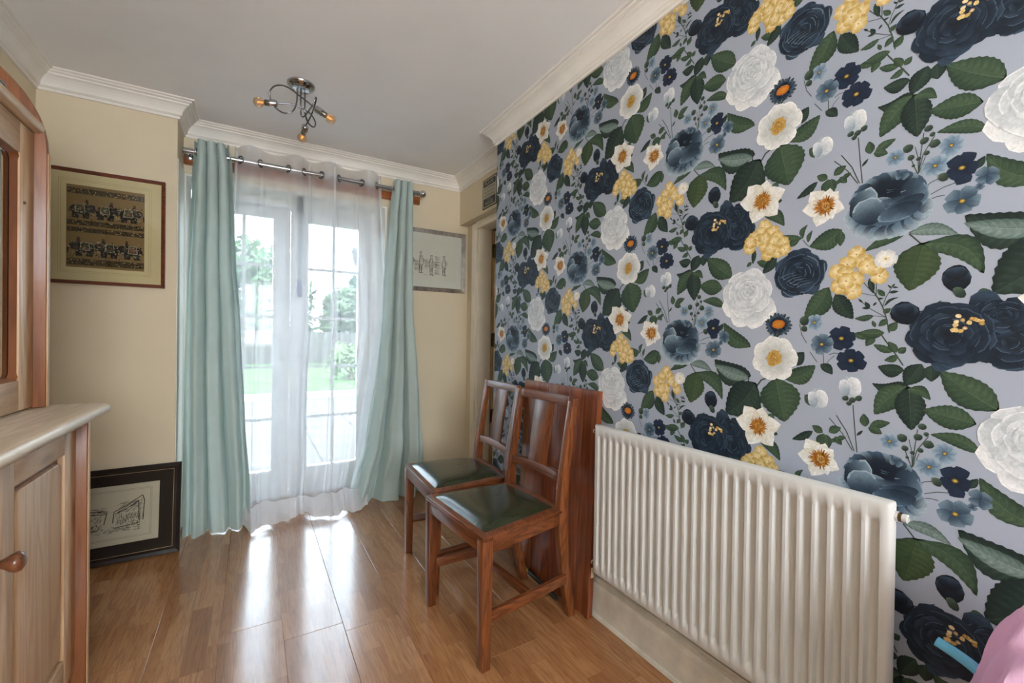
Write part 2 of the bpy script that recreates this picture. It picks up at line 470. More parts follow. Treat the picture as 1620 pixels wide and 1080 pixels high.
# unseen rear wall; its window opening is added to let in fill light
wx0, wx1, wz0, wz1 = -0.55, 0.65, 0.90, 2.00
rw = MB().box(XL - 0.12, YF - 0.12, 0, wx0, YF, ZC).box(wx1, YF - 0.12, 0, 1.44, YF, ZC).box(wx0, YF - 0.12, 0, wx1, YF, wz0).box(wx0, YF - 0.12, wz1, wx1, YF, ZC)
struct(rw.build('wall_front', MT['wall']), 'cream wall behind the viewpoint with an added window opening', 'wall')
ya, yb = YF - 0.11, YF - 0.05
wf = MB().box(wx0, ya, wz0, wx0 + 0.05, yb, wz1).box(wx1 - 0.05, ya, wz0, wx1, yb, wz1).box(wx0 + 0.05, ya, wz0, wx1 - 0.05, yb, wz0 + 0.05).box(wx0 + 0.05, ya, wz1 - 0.05, wx1 - 0.05, yb, wz1).box(0.02, ya, wz0 + 0.05, 0.08, yb, wz1 - 0.05)
struct(wf.build('added_window', MT['white'], bevel=0.004), 'white framed window added behind the viewpoint to let in light', 'window')

# cornice swept round the ceiling
def sweep(name, path, prof, mt, closed=False):
    # path: 2D points with the room on the left; prof: (distance into the room, height)
    n = len(path); vs = []; fs = []; k = len(prof)
    for i in range(n):
        p = Vector(path[i])
        d0 = (p - Vector(path[i - 1])).normalized() if i > 0 else None
        d1 = (Vector(path[i + 1]) - p).normalized() if i < n - 1 else None
        n0 = Vector((-d0.y, d0.x)) if d0 else None
        n1 = Vector((-d1.y, d1.x)) if d1 else None
        if n0 is None: off = n1
        elif n1 is None: off = n0
        else: off = (n0 + n1) / (1 + n0.dot(n1))
        for a, z in prof:
            q = p + off * a
            vs.append((q.x, q.y, z))
    for i in range(n - 1):
        for j in range(k - 1):
            fs.append((i * k + j, (i + 1) * k + j, (i + 1) * k + j + 1, i * k + j + 1))
    mb = MB().add(vs, fs)
    return mb.build(name, mt, smooth=False)
cprof = [(0.0, -0.088), (0.009, -0.088), (0.011, -0.080), (0.010, -0.076), (0.016, -0.074), (0.021, -0.068), (0.020, -0.062), (0.024, -0.052), (0.031, -0.040), (0.041, -0.030), (0.052, -0.024), (0.052, -0.018), (0.058, -0.016), (0.064, -0.013), (0.066, -0.008), (0.074, -0.007), (0.078, -0.004), (0.079, 0.0)]
cprof = [(a, ZC + z) for a, z in cprof]
cpath = [(XR, YF), (XR, YE), (XA, YE), (XA, YB), (XS, YB), (XS, YS), (XL, YS), (XL, YF)]
trim1 = struct(sweep('trim_1', cpath, cprof, MT['trim']), 'moulded off-white coving around the ceiling', 'coving')

# skirting along the papered wall
bprof = [(0.0, 0.150), (0.006, 0.150), (0.008, 0.143), (0.014, 0.138), (0.012, 0.126), (0.018, 0.120), (0.020, 0.112), (0.020, 0.012), (0.026, 0.010), (0.030, 0.0)]
struct(sweep('baseboard_right', [(XR, YF), (XR, YE), (1.42, YE)], bprof, MT['skirt']), 'worn cream skirting board under the radiator', 'skirting')
struct(sweep('baseboard_back', [(1.402, YB), (0.80, YB)], bprof, MT['cream']), 'cream skirting board under the silver frame', 'skirting')
struct(sweep('baseboard_left', [(XS, YS), (XL, YS), (XL, YF)], bprof, MT['cream']), 'cream skirting board behind the dresser', 'skirting')

# ------------------------------------------------------------------ French doors
DY = 3.31
frame = struct(empty('trim_5', (0.218, DY, 0)), 'white outer frame of the French doors', 'door frame')
fx0, fx1 = XS + 0.012 - 0.218, 0.785 - 0.218
f = MB().box(fx0, -0.01, 0, fx0 + 0.045, 0.075, 1.995).box(fx1 - 0.045, -0.01, 0, fx1, 0.075, 1.995).box(fx0 + 0.045, -0.01, 1.955, fx1 - 0.045, 0.075, 1.995)
f.build('frame', MT['white'], frame, bevel=0.004)
MB().box(fx0 + 0.045, -0.01, 0.0, fx1 - 0.045, 0.075, 0.030).build('threshold', MT['white'], frame, bevel=0.004)
def french_door(name, x0, x1, gx0, gx1, label, hx):
    d = struct(empty(name, ((x0 + x1) / 2, DY, 0)), label, 'door')
    c = (x0 + x1) / 2
    z0, z1, g0, g1 = 0.034, 1.952, 0.185, 1.885
    y0, y1 = 0.0, 0.060
    box('stile', MT['white'], x0 - c, y0, z0, gx0 - c, y1, z1, d, 0.005)
    box('stile', MT['white'], gx1 - c, y0, z0, x1 - c, y1, z1, d, 0.005)
    box('rail', MT['white'], gx0 - c, y0, z0, gx1 - c, y1, g0, d, 0.005)
    box('rail', MT['white'], gx0 - c, y0, g1, gx1 - c, y1, z1, d, 0.005)
    box('pane', MT['glass'], gx0 - c, 0.034, g0, gx1 - c, 0.038, g1, d)
    mx = (gx0 + gx1) / 2 - c
    box('glazing_bar', MT['white'], mx - 0.010, 0.026, g0, mx + 0.010, 0.0335, g1, d)
    for gz in (1.563, 1.222, 0.882, 0.532):
        box('glazing_bar', MT['white'], gx0 - c, 0.026, gz - 0.010, mx - 0.0105, 0.0335, gz + 0.010, d)
        box('glazing_bar', MT['white'], mx + 0.0105, 0.026, gz - 0.010, gx1 - c, 0.0335, gz + 0.010, d)
    h = MB().box(hx - c - 0.014, -0.012, 0.92, hx - c + 0.014, -0.0005, 1.10).tube([(hx - c, -0.012, 1.06), (hx - c, -0.045, 1.06), (hx - c - 0.0, -0.05, 1.05), (hx - c, -0.05, 0.95)], 0.008, 8)
    hd = h.build('handle', MT['white'], d, bevel=0.002)
    MB().lathe([(0.008, 0), (0.008, 0.004), (0.003, 0.006)], (hx - c, -0.012, 0.945), (0, -1, 0), 10).build('keyhole', MT['black'], hd)
french_door('door_1', XS + 0.060, 0.214, -0.222, 0.110, 'white glazed French door leaf behind the sheer, nearer the pine dresser', 0.165)
french_door('door_2', 0.218, 0.736, 0.328, 0.659, 'white glazed French door leaf behind the sheer, nearer the silver frame', 0.272)

# ================================================================== printed wallpaper
PRINT=[('S',[34.44,14.61,34.93,8.77,35.41,3.77],0.25),
('S',[31.12,11.73,33.29,8.23,34.85,3.94],0.25),
('S',[29.68,10.83,32.37,7.71,34.51,4.04],0.25),
('S',[-8.37,-30.06,-8.12,-28.17,-7.8,-24.59,-7.32,-19.88],0.2),
('S',[-8.12,-28.17,-7.35,-24.26,-5.59,-21.05],0.2),
('S',[-8.18,-28.15,-8.81,-26.21,-9.41,-24.27],0.2),
('S',[-8.07,-27.81,-8.18,-24.7,-8.68,-22.3],0.15),
('S',[-7.99,-27.96,-6.97,-24.88],0.15),
('S',[-7.06,-31.44,-6.09,-30.58,-4.89,-30.13],0.2),
('S',[-6.05,-33.04,-4.15,-32.12,-2.32,-31.71],0.2),
('S',[-6.03,-34.02,-5.07,-33.73,-3.89,-33.79],0.2),
('S',[-15.45,9.92,-14.57,8.27,-13.7,6.38,-13.04,4.02,-12.7,2.2,-12.36,0.39],0.3),
('S',[-14.0,0.39,-13.15,-1.11,-11.5,-3.78,-9.89,-6.63],0.32),
('S',[-13.04,3.89,-14.52,4.86,-16.04,5.98,-17.95,7.97],0.18),
('S',[-13.6,6.38,-13.11,8.16,-12.51,9.4,-11.93,10.89],0.18),
('S',[-13.04,3.89,-15.36,4.23],0.15),
('S',[-17.98,9.65,-16.09,9.04,-14.79,8.68],0.15),
('S',[-9.34,21.49,-8.18,20.03,-7.32,18.89],0.35),
('S',[9.64,17.83,9.41,19.88],0.4),
('S',[11.95,16.71,13.19,18.53,14.74,19.24],0.5),
('S',[28.11,-34.62,28.24,-38.1],0.2),
('S',[25.14,-35.31,26.78,-37.8],0.2),
('S',[22.63,-28.31,23.24,-31.14,24.37,-33.14],0.2),
('S',[28.85,-38.07,29.34,-37.27,30.49,-36.07],0.15),
('S',[29.42,-35.85,30.39,-35.41,31.58,-35.48],0.2),
('S',[23.05,-6.87,23.94,-8.22,24.82,-9.08],0.2),
('S',[-5.39,6.03,-4.08,6.91],0.25),
('S',[-14.84,11.44,-14.84,8.81],0.2),
('S',[-17.23,11.95,-15.44,9.39],0.2),
('L',[9.94,19.53,-0.98,23.42],6.83,1,0.18),
('L',[9.56,18.78,-1.07,21.93],3.59,2,0.05),
('L',[11.46,17.21,3.05,7.81],10.18,1,0.08),
('L',[17.02,19.02,19.41,8.12],10.22,0,0),
('L',[19.64,19.42,26.45,23.32],4.45,0,-0.1),
('L',[20.99,-38.72,23.82,-35.48],3.3,1,0),
('L',[9.79,-34.24,1.81,-27.48],4.5,0,0.15),
('L',[-7.27,18.88,-9.15,9.32],7.58,3,0),
('L',[-6.87,18.83,1.84,11.69],4.52,0,0.22),
('L',[-9.15,21.7,-1.78,19.91],2.53,2,0.12),
('L',[-10.02,21.75,-17.18,19.04],2.14,0,-0.05),
('L',[13.02,2.26,18.5,-2.35],3.15,0,0.15),
('L',[26.01,6.84,21.34,3.94],1.89,1,0.05),
('L',[31.33,-6.2,24.6,-8.93],4.72,0,0.1),
('L',[31.24,-6.4,31.3,-9.93],1.95,0,0),
('L',[22.93,-6.49,24.11,-3.25],1.34,0,0.2),
('L',[24.26,-7.69,25.21,-4.89],1.05,0,0.1),
('L',[22.6,-6.43,17.06,-4.75],2.33,0,0.1),
('L',[22.27,-6.37,19.13,-8.1],1.15,0,0.1),
('L',[14.88,-12.18,11.37,-10.79],2.19,0,0),
('L',[16.48,-10.15,12.91,-14.35],2.65,1,0.05),
('L',[28.57,6.67,27.82,3.12],2.64,0,0),
('L',[29.16,6.6,29.56,3.32],2.06,0,0),
('L',[28.26,6.99,25.99,8.39],1.84,0,0),
('L',[30.92,6.51,32.37,4.84],1.5,0,0),
('L',[30.6,-21.44,34.13,-27.36],3.88,1,-0.05),
('L',[-9.83,-10.4,-15.28,-11.0],3.02,1,0.28),
('L',[-9.34,-11.0,-14.74,-17.92],4.67,0,-0.05),
('L',[-8.86,-11.35,-8.34,-20.28],5.15,1,0),
('L',[-6.99,-6.29,-9.53,-10.91],3.63,1,0),
('L',[-5.46,-6.5,-5.32,-9.68],2.8,1,0),
('L',[-9.87,-7.63,-14.29,-7.1],2.92,1,0.12),
('L',[-9.05,-11.64,-5.39,-13.47],2.21,0,0.2),
('L',[3.87,-14.05,-4.03,-7.5],5.8,0,0.03),
('L',[0.99,-17.23,-6.57,-15.72],4.72,0,0.0),
('L',[1.91,-22.67,-5.33,-20.56],2.66,0,-0.1),
('L',[-16.4,-20.9,-16.71,-18.05],1.82,0,0),
('L',[-15.5,-20.88,-11.88,-19.28],1.87,0,0.05),
('L',[-15.75,-21.05,-13.26,-22.02],1.84,0,0.05),
('L',[28.87,-19.79,23.65,-27.21],5.14,0,0.08),
('L',[-13.32,8.56,-14.65,10.16],1.08,0,0),
('L',[-13.47,4.81,-12.21,5.78],1.1,0,0),
('L',[-15.32,4.23,-18.83,3.76],1.39,0,0.08),
('L',[-12.78,3.36,-14.25,1.84],1.32,0,0),
('L',[-12.47,0.78,-11.03,2.73],1.71,0,0),
('L',[-16.04,5.98,-16.89,7.5],0.89,1,0),
('L',[-16.04,5.98,-17.47,6.11],0.59,1,0),
('L',[-17.38,7.4,-18.18,8.26],0.45,1,0),
('L',[-12.51,9.27,-10.9,9.39],0.64,1,0),
('L',[-13.28,6.36,-10.84,8.07],0.58,1,0.15),
('L',[-12.12,10.14,-12.84,10.98],0.38,1,0),
('L',[-12.02,10.51,-11.53,11.1],0.37,1,0),
('L',[-12.02,10.38,-10.96,10.23],0.41,1,0),
('L',[-14.77,7.23,-15.4,6.48],0.48,1,0),
('L',[-14.57,8.0,-13.52,8.06],0.47,1,0),
('L',[-15.0,-0.05,-19.47,0.11],1.91,0,0.05),
('L',[-15.14,-0.29,-16.53,-2.62],1.74,0,0),
('L',[-11.8,-3.75,-15.17,-2.23],1.61,0,0.03),
('L',[-11.06,-3.81,-12.5,-1.52],1.59,0,0),
('L',[-10.86,-4.62,-13.18,-5.72],1.47,0,0.1),
('L',[-10.71,-3.95,-9.47,-2.74],1.41,0,0),
('L',[-13.39,0.4,-18.05,0.41],2.25,0,0.05),
('L',[-14.89,1.72,-15.45,3.18],0.78,0,0),
('L',[-17.95,-23.3,-16.78,-21.91],0.6,1,0),
('L',[29.74,7.43,32.16,8.93],1.89,0,0.05),
('L',[31.45,6.2,33.2,6.89],1.13,0,0),
('L',[30.25,5.87,30.99,5.23],1.38,0,0),
('L',[27.66,-38.33,30.17,-40.59],2.19,1,0.1),
('L',[24.24,15.67,27.32,13.11],2.65,0,0),
('L',[0.3,-29.9,1.64,-27.77],1.41,1,0),
('L',[16.53,4.7,17.79,4.46],1.12,1,0),
('L',[-16.15,12.63,-15.34,9.38],1.21,1,0),
('L',[10.71,-7.43,10.25,-11.28],1.33,1,0),
('L',[9.84,-10.7,8.52,-11.84],1.07,0,0),
('L',[15.38,9.57,16.82,8.2],1.58,0,0),
('L',[-3.81,6.53,-2.84,5.06],1.22,0,0),
('L',[1.02,7.92,2.86,8.3],1.6,0,0),
('NR',[0.52,0.14],10.11,7.11,1),
('NB',[-9.8,4.58],2.49,2.43),
('GC',[-0.29,2.11],2.52,1.72),
('HY',[13.3,-1.2],1.61,1.59,0),
('HY',[12.19,-3.03],1.63,1.61,0),
('HY',[15.58,-3.2],1.55,1.57,0),
('HY',[10.51,-4.0],1.66,1.63,0),
('HY',[16.58,-4.91],1.52,1.56,0),
('HY',[9.23,-6.66],1.69,1.64,0),
('HY',[13.66,-6.9],1.59,1.59,0),
('HY',[15.87,-6.03],1.54,1.56,0),
('HY',[18.28,-6.72],1.48,1.54,0),
('HY',[16.9,-8.96],1.51,1.55,0),
('HY',[18.67,-8.51],1.47,1.53,0),
('HY',[14.2,-9.29],1.57,1.58,0),
('HY',[11.58,-4.98],1.64,1.61,0),
('HY',[14.92,-7.88],1.55,1.58,0),
('HY',[9.47,-5.12],1.68,1.64,0),
('HY',[13.37,-4.8],1.6,1.59,0),
('NR',[22.22,-15.42],6.2,6.29,2),
('WR',[9.4,-20.02],7.69,8.03,3),
('TH',[17.39,-28.41],3.54,3.37),
('CA',[16.53,-37.42],5.79,5.85),
('DF',[12.63,5.72,13.64,11.1,18.5,7.25,16.59,1.02,9.97,0.2,6.17,6.76,8.5,10.78],2.6),
('DF',[27.97,0.45,24.57,4.72,29.0,4.49,30.69,3.34,32.0,-1.13,29.62,-3.02,26.1,-4.19,22.77,0.53],2.55),
('BP',[-13.34,-32.76],7.62,5.96),
('HY',[34.56,-12.39],1.65,1.79,0),
('HY',[-17.31,16.78],1.61,1.77,0),
('HY',[32.75,-14.44],1.7,1.82,0),
('HY',[30.87,-16.0],1.75,1.85,0),
('HY',[32.44,-16.75],1.7,1.83,0),
('HY',[34.43,-18.21],1.65,1.8,0),
('HY',[31.29,-19.4],1.73,1.85,0),
('HY',[34.02,-20.89],1.65,1.8,0),
('HY',[-14.33,13.09],1.52,1.73,0),
('HY',[-14.9,15.12],1.54,1.74,0),
('HY',[-16.63,15.62],1.59,1.76,0),
('HY',[32.58,-18.42],1.7,1.83,0),
('HY',[-13.25,16.76],1.98,1.82,1),
('NB',[-1.97,11.27],2.08,2.77),
('GB',[-1.48,8.34],0.85,1.32),
('SF',[-3.1,-24.02],1.82,2.31,0,9),
('SF',[-5.45,-27.33],2.22,2.05,0,9),
('SF',[-11.94,-23.39],1.81,1.79,0,7),
('SF',[-1.51,-29.06],2.3,3.29,1,5),
('SF',[2.01,-31.66],1.69,1.99,2,4),
('SF',[-1.4,-35.63],2.94,2.75,2,5),
('SF',[0.99,-33.4],0.66,0.92,2,4),
('SF',[-10.71,-27.49],1.17,1.16,2,3),
('SF',[31.87,-31.9],2.87,2.92,1,6),
('SF',[33.88,-37.07],2.99,2.95,1,6),
('SF',[26.08,-27.99],1.83,2.05,0,6),
('SF',[27.74,-33.39],2.54,2.72,2,6),
('WB',[33.85,18.7],2.56,2.87),
('WB',[27.18,15.15],2.65,2.81),
('GB',[34.31,15.75],0.73,0.65),
('GB',[32.93,16.02],0.7,0.62),
('GB',[33.64,14.92],0.59,0.53),
('GB',[-17.72,-14.67],0.72,0.65),
('GB',[-6.6,-19.19],0.71,0.7),
('GB',[-7.21,-21.51],0.75,0.75),
('GB',[-5.56,-22.74],0.88,0.89),
('GB',[-9.83,-22.25],0.91,0.88),
('GB',[-9.32,-24.3],0.61,0.6),
('GB',[-6.8,-24.21],0.52,0.53),
('GB',[-8.08,-24.98],0.44,0.44),
('GB',[-5.95,-20.66],0.46,0.47),
('GB',[-8.91,-26.18],0.32,0.32),
('GB',[-4.19,-30.03],0.74,0.96),
('GB',[23.73,-27.53],1.17,1.2),
('GB',[23.76,-29.54],0.73,0.8)]

class Pr:
    # flat printed shapes with colour at every corner; drawn in order, each one a hair proud of what it covers
    def __init__(s):
        s.items = []; s.mark = 0
    def begin(s):
        s.mark = len(s.items)
    def end(s):
        # everything since begin() lies on one level
        g = s.items[s.mark:]; s.items = s.items[:s.mark]
        V = []; C = []; F = []; b = 0
        for v, c, f_ in g:
            V.append(v); C.append(c); F.append(f_ + b); b += len(v)
        s.items.append((np.concatenate(V), np.concatenate(C), np.concatenate(F)))
    def tri(s, vs, cs, fs):
        s.items.append((np.array(vs, float), np.array([lin(c) for c in cs], float), np.array(fs, int)))
    def fan(s, c, cc, ring, cr):
        n = len(ring)
        crs = cr if isinstance(cr, list) else [cr] * n
        s.tri([c] + list(ring), [cc] + crs, [(0, 1 + i, 1 + (i + 1) % n) for i in range(n)])
    def strip(s, a, b, ca, cb):
        n = len(a)
        s.tri(list(a) + list(b), list(ca) + list(cb), [t for i in range(n - 1) for t in ((i, i + 1, n + i + 1), (i, n + i + 1, n + i))])
    def line(s, pts, w, col, taper=False):
        pts = [np.array(p, float) for p in pts]
        a = []; b = []
        for i, p in enumerate(pts):
            d = pts[min(i + 1, len(pts) - 1)] - pts[max(i - 1, 0)]
            d = d / (np.hypot(*d) + 1e-9); q = np.array([-d[1], d[0]]) * w / 2
            if taper: q = q * (1 - 0.8 * i / (len(pts) - 1))
            a.append(p + q); b.append(p - q)
        s.strip(a, b, [col] * len(a), [col] * len(b))
    def ellipse(s, c, rx, ry, cc, cr, n=12, rot=0.0, wob=0.0, rg=random):
        ring = []
        for i in range(n):
            t = 2 * PI * i / n; r = 1 + rg.uniform(-wob, wob)
            x_, y_ = rx * r * math.cos(t), ry * r * math.sin(t)
            ring.append((c[0] + x_ * math.cos(rot) - y_ * math.sin(rot), c[1] + x_ * math.sin(rot) + y_ * math.cos(rot)))
        s.fan(c, cc, ring, cr)
    def blob(s, c, rx, ry, rot, d, cd, cl, n=14, wob=0.06, rg=random, p=1.4, rim=None):
        # petal shaded from cd (inner side) to cl (outer side, direction d)
        ring = []; cols = []
        for i in range(n):
            t = 2 * PI * i / n; r = 1 + rg.uniform(-wob, wob)
            x_, y_ = rx * r * math.cos(t), ry * r * math.sin(t)
            q = (x_ * math.cos(rot) - y_ * math.sin(rot), x_ * math.sin(rot) + y_ * math.cos(rot))
            ring.append((c[0] + q[0], c[1] + q[1]))
            m_ = math.hypot(*q) + 1e-9
            f_ = (0.5 + 0.5 * (q[0] * d[0] + q[1] * d[1]) / m_) ** p
            cols.append(mixc(cd, cl, f_))
        s.fan((c[0] - d[0] * rx * 0.15, c[1] - d[1] * ry * 0.15), mixc(cd, cl, 0.3), ring, cols)
        if rim:
            ids = [i for i in range(n) if (ring[i][0] - c[0]) * d[0] + (ring[i][1] - c[1]) * d[1] > 0.3 * min(rx, ry)]
            if len(ids) > 2:
                ids.sort(key=lambda i: math.atan2(-(ring[i][0] - c[0]) * d[1] + (ring[i][1] - c[1]) * d[0], (ring[i][0] - c[0]) * d[0] + (ring[i][1] - c[1]) * d[1]))
                a = [ring[i] for i in ids]
                b = [(c[0] + (q[0] - c[0]) * 0.84, c[1] + (q[1] - c[1]) * 0.84) for q in a]
                m_ = mixc(cd, cl, 0.75)
                s.strip(a, b, [rim] * len(a), [m_] * len(b))
    def layers(s, vecs):
        bb = np.array([[v[:, 0].min(), v[:, 0].max(), v[:, 1].min(), v[:, 1].max()] for v, _, _ in s.items])
        n = len(bb); L = np.zeros(n, int)
        for i in range(1, n):
            b = bb[i]; best = -1
            for (du, dv) in vecs:
                p = bb[:i]
                o = (p[:, 0] + du < b[1]) & (p[:, 1] + du > b[0]) & (p[:, 2] + dv < b[3]) & (p[:, 3] + dv > b[2])
                if o.any(): best = max(best, L[:i][o].max())
            L[i] = best + 1
        return L
    def arrays(s, vecs=((0, 0),)):
        L = s.layers(vecs)
        V = []; C = []; F = []; Z = []; b = 0
        for (v, c, f_), l in zip(s.items, L):
            V.append(v); C.append(c); F.append(f_ + b); Z.append(np.full(len(v), l)); b += len(v)
        return np.concatenate(V), np.concatenate(C), np.concatenate(F), np.concatenate(Z)

def mixc(a, b, t):
    return tuple(a[i] + (b[i] - a[i]) * t for i in range(3))

def flat_mesh(name, pos, col, faces, mt, parent):
    me = bpy.data.meshes.new(name)
    me.from_pydata([tuple(p) for p in pos.tolist()], [], [tuple(t) for t in faces.tolist()])
    at = me.color_attributes.new('print', 'FLOAT_COLOR', 'POINT')
    at.data.foreach_set('color', np.concatenate([col, np.ones((len(col), 1))], 1).ravel())
    me.materials.append(mt)
    o = bpy.data.objects.new(name, me); COL.objects.link(o)
    if parent: o.parent = parent
    return o

def print_leaf(P, b, t, w, tone, bend, rg):
    b = np.array(b); t = np.array(t); d = t - b; Ln = np.hypot(*d); d = d / Ln; q = np.array([-d[1], d[0]])
    base, dk, lt, vein = [((62, 84, 62), (34, 52, 42), (88, 108, 80), (100, 120, 92)), ((40, 58, 50), (20, 32, 32), (62, 82, 66), (78, 98, 80)),
                          ((112, 130, 124), (66, 88, 82), (148, 164, 158), (166, 178, 170)), ((66, 84, 54), (38, 54, 36), (84, 102, 66), (40, 56, 40))][tone]
    n = 18 if w > 2.2 else 10
    M = []; E1 = []; E2 = []; I1 = []; I2 = []
    for i in range(n + 1):
        s = i / n
        hw = (math.sin(PI * s ** 0.80) ** 0.85 if 0 < s < 1 else 0) * w / 2
        c = b + d * Ln * s + q * bend * Ln * math.sin(PI * s)
        ser = 0.022 * w * (1 if i % 2 else -0.5) * (1 if 0 < i < n else 0)
        M.append(c); E1.append(c + q * (hw + ser)); E2.append(c - q * (hw + ser))
        I1.append(c + q * hw * 0.5 - d * 0.04 * Ln); I2.append(c - q * hw * 0.5 - d * 0.04 * Ln)
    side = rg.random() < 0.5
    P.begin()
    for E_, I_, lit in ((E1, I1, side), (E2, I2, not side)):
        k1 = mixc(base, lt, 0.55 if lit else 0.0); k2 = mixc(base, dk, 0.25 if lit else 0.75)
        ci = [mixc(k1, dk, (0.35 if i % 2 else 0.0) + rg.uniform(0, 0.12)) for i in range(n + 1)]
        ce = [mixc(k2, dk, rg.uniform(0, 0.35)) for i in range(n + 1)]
        cm = [mixc(k1, dk, 0.25)] * (n + 1)
        N = n + 1
        vs = M + I_ + E_; cs = cm + ci + ce; fs = []
        for i in range(n):
            for o in (0, N):
                fs += [(o + i, o + i + 1, o + N + i + 1), (o + i, o + N + i + 1, o + N + i)]
        P.tri(vs, cs, fs)
    P.end()
    if w > 1.0:
        P.begin(); P.line(M, 0.035 * w ** 0.5 + 0.02, mixc(base, vein, 0.8), True)
    if w > 2.4:
        for i in range(2, n - 2, 2):
            for E_, sg in ((E1, 1), (E2, -1)):
                p0 = M[i]; p1 = M[min(i + 2, n)] * 0.25 + E_[min(i + 2, n)] * 0.75
                mid = p0 * 0.5 + p1 * 0.5 - d * 0.02 * Ln
                P.line([p0, mid, p1], 0.07, mixc(base, vein, 0.45), True)
    if w > 1.0: P.end()

def print_rose(P, c, rx, ry, pal, seed, rims=0.5, rings=None, rot=0.72):
    rg = random.Random(seed)
    dk, md, lt, hi = pal
    P.ellipse(c, rx * 0.85, ry * 0.85, dk, dk, 18, wob=0.08, rg=rg)
    rings = rings or [(9, 0.74, 0.36), (8, 0.60, 0.37), (8, 0.46, 0.33), (7, 0.33, 0.28), (5, 0.21, 0.21), (4, 0.10, 0.14)]
    for k, (n, rr, sz) in enumerate(rings):
        a0 = rg.uniform(0, 6.28)
        order = list(range(n)); rg.shuffle(order)
        for i in order:
            a = a0 + 2 * PI * i / n + rg.uniform(-0.15, 0.15)
            d = (math.cos(a), math.sin(a))
            pc = (c[0] + d[0] * rx * rr, c[1] + d[1] * ry * rr)
            s1 = sz * rg.uniform(0.85, 1.15)
            l2 = mixc(md, lt, rg.uniform(0.0, 0.9)); b2 = mixc(dk, md, rg.uniform(0, 0.5))
            rim = mixc(lt, hi, rg.uniform(0.0, 0.9)) if rg.random() < rims else None
            P.blob(pc, (rx + ry) / 2 * s1 * rot, (rx + ry) / 2 * s1, a, d, b2, l2, 14, 0.10, rg, 1.3, rim)
    P.begin()
    for i in range(7):
        a = rg.uniform(0, 6.28); r0 = rg.uniform(0.15, 0.75)
        pts = [(c[0] + rx * r0 * math.cos(a + t), c[1] + ry * r0 * math.sin(a + t)) for t in (0, 0.2, 0.4, 0.6, 0.8)]
        P.line(pts, 0.18, mixc(dk, md, 0.1), True)
        pts = [(c[0] + rx * (r0 + 0.04) * math.cos(a + t), c[1] + ry * (r0 + 0.04) * math.sin(a + t)) for t in (0.1, 0.25, 0.4, 0.55)]
        P.line(pts, 0.10, mixc(lt, hi, 0.5), True)
    P.end()

def print_petal(P, c, tip, w, cb, cm, ct, rg, blunt=0.35, point=False):
    c = np.array(c, float); tip = np.array(tip, float); d = tip - c; L_ = np.hypot(*d); d = d / L_; q = np.array([-d[1], d[0]])
    prof = [(0.0, 0.22), (0.25, 0.62), (0.5, 0.95), (0.7, 1.0), (0.86, 0.85), (0.96, 0.35 + blunt), (1.0, blunt * 0.6)]
    if point: prof = [(0.0, 0.30), (0.2, 0.70), (0.42, 1.0), (0.6, 0.95), (0.76, 0.68), (0.9, 0.30), (1.0, 0.02)]
    A = []; B = []; Mi = []; cA = []; cM = []
    for s, h in prof:
        j = rg.uniform(-0.05, 0.05)
        p = c + d * L_ * s
        A.append(p + q * w * (h + j) / 2); B.append(p - q * w * (h - j) / 2); Mi.append(p)
        k = mixc(cb, cm, min(1, s / 0.5)) if s < 0.5 else mixc(cm, ct, (s - 0.5) / 0.5)
        cM.append(k); cA.append(mixc(k, ct, 0.35))
    n = len(prof)
    cB = [mixc(k, cb, 0.25) for k in cM]
    P.tri(A + Mi + B, cA + cM + cB, [t for o in (0, n) for i in range(n - 1) for t in ((o + i, o + i + 1, o + n + i + 1), (o + i, o + n + i + 1, o + n + i))])

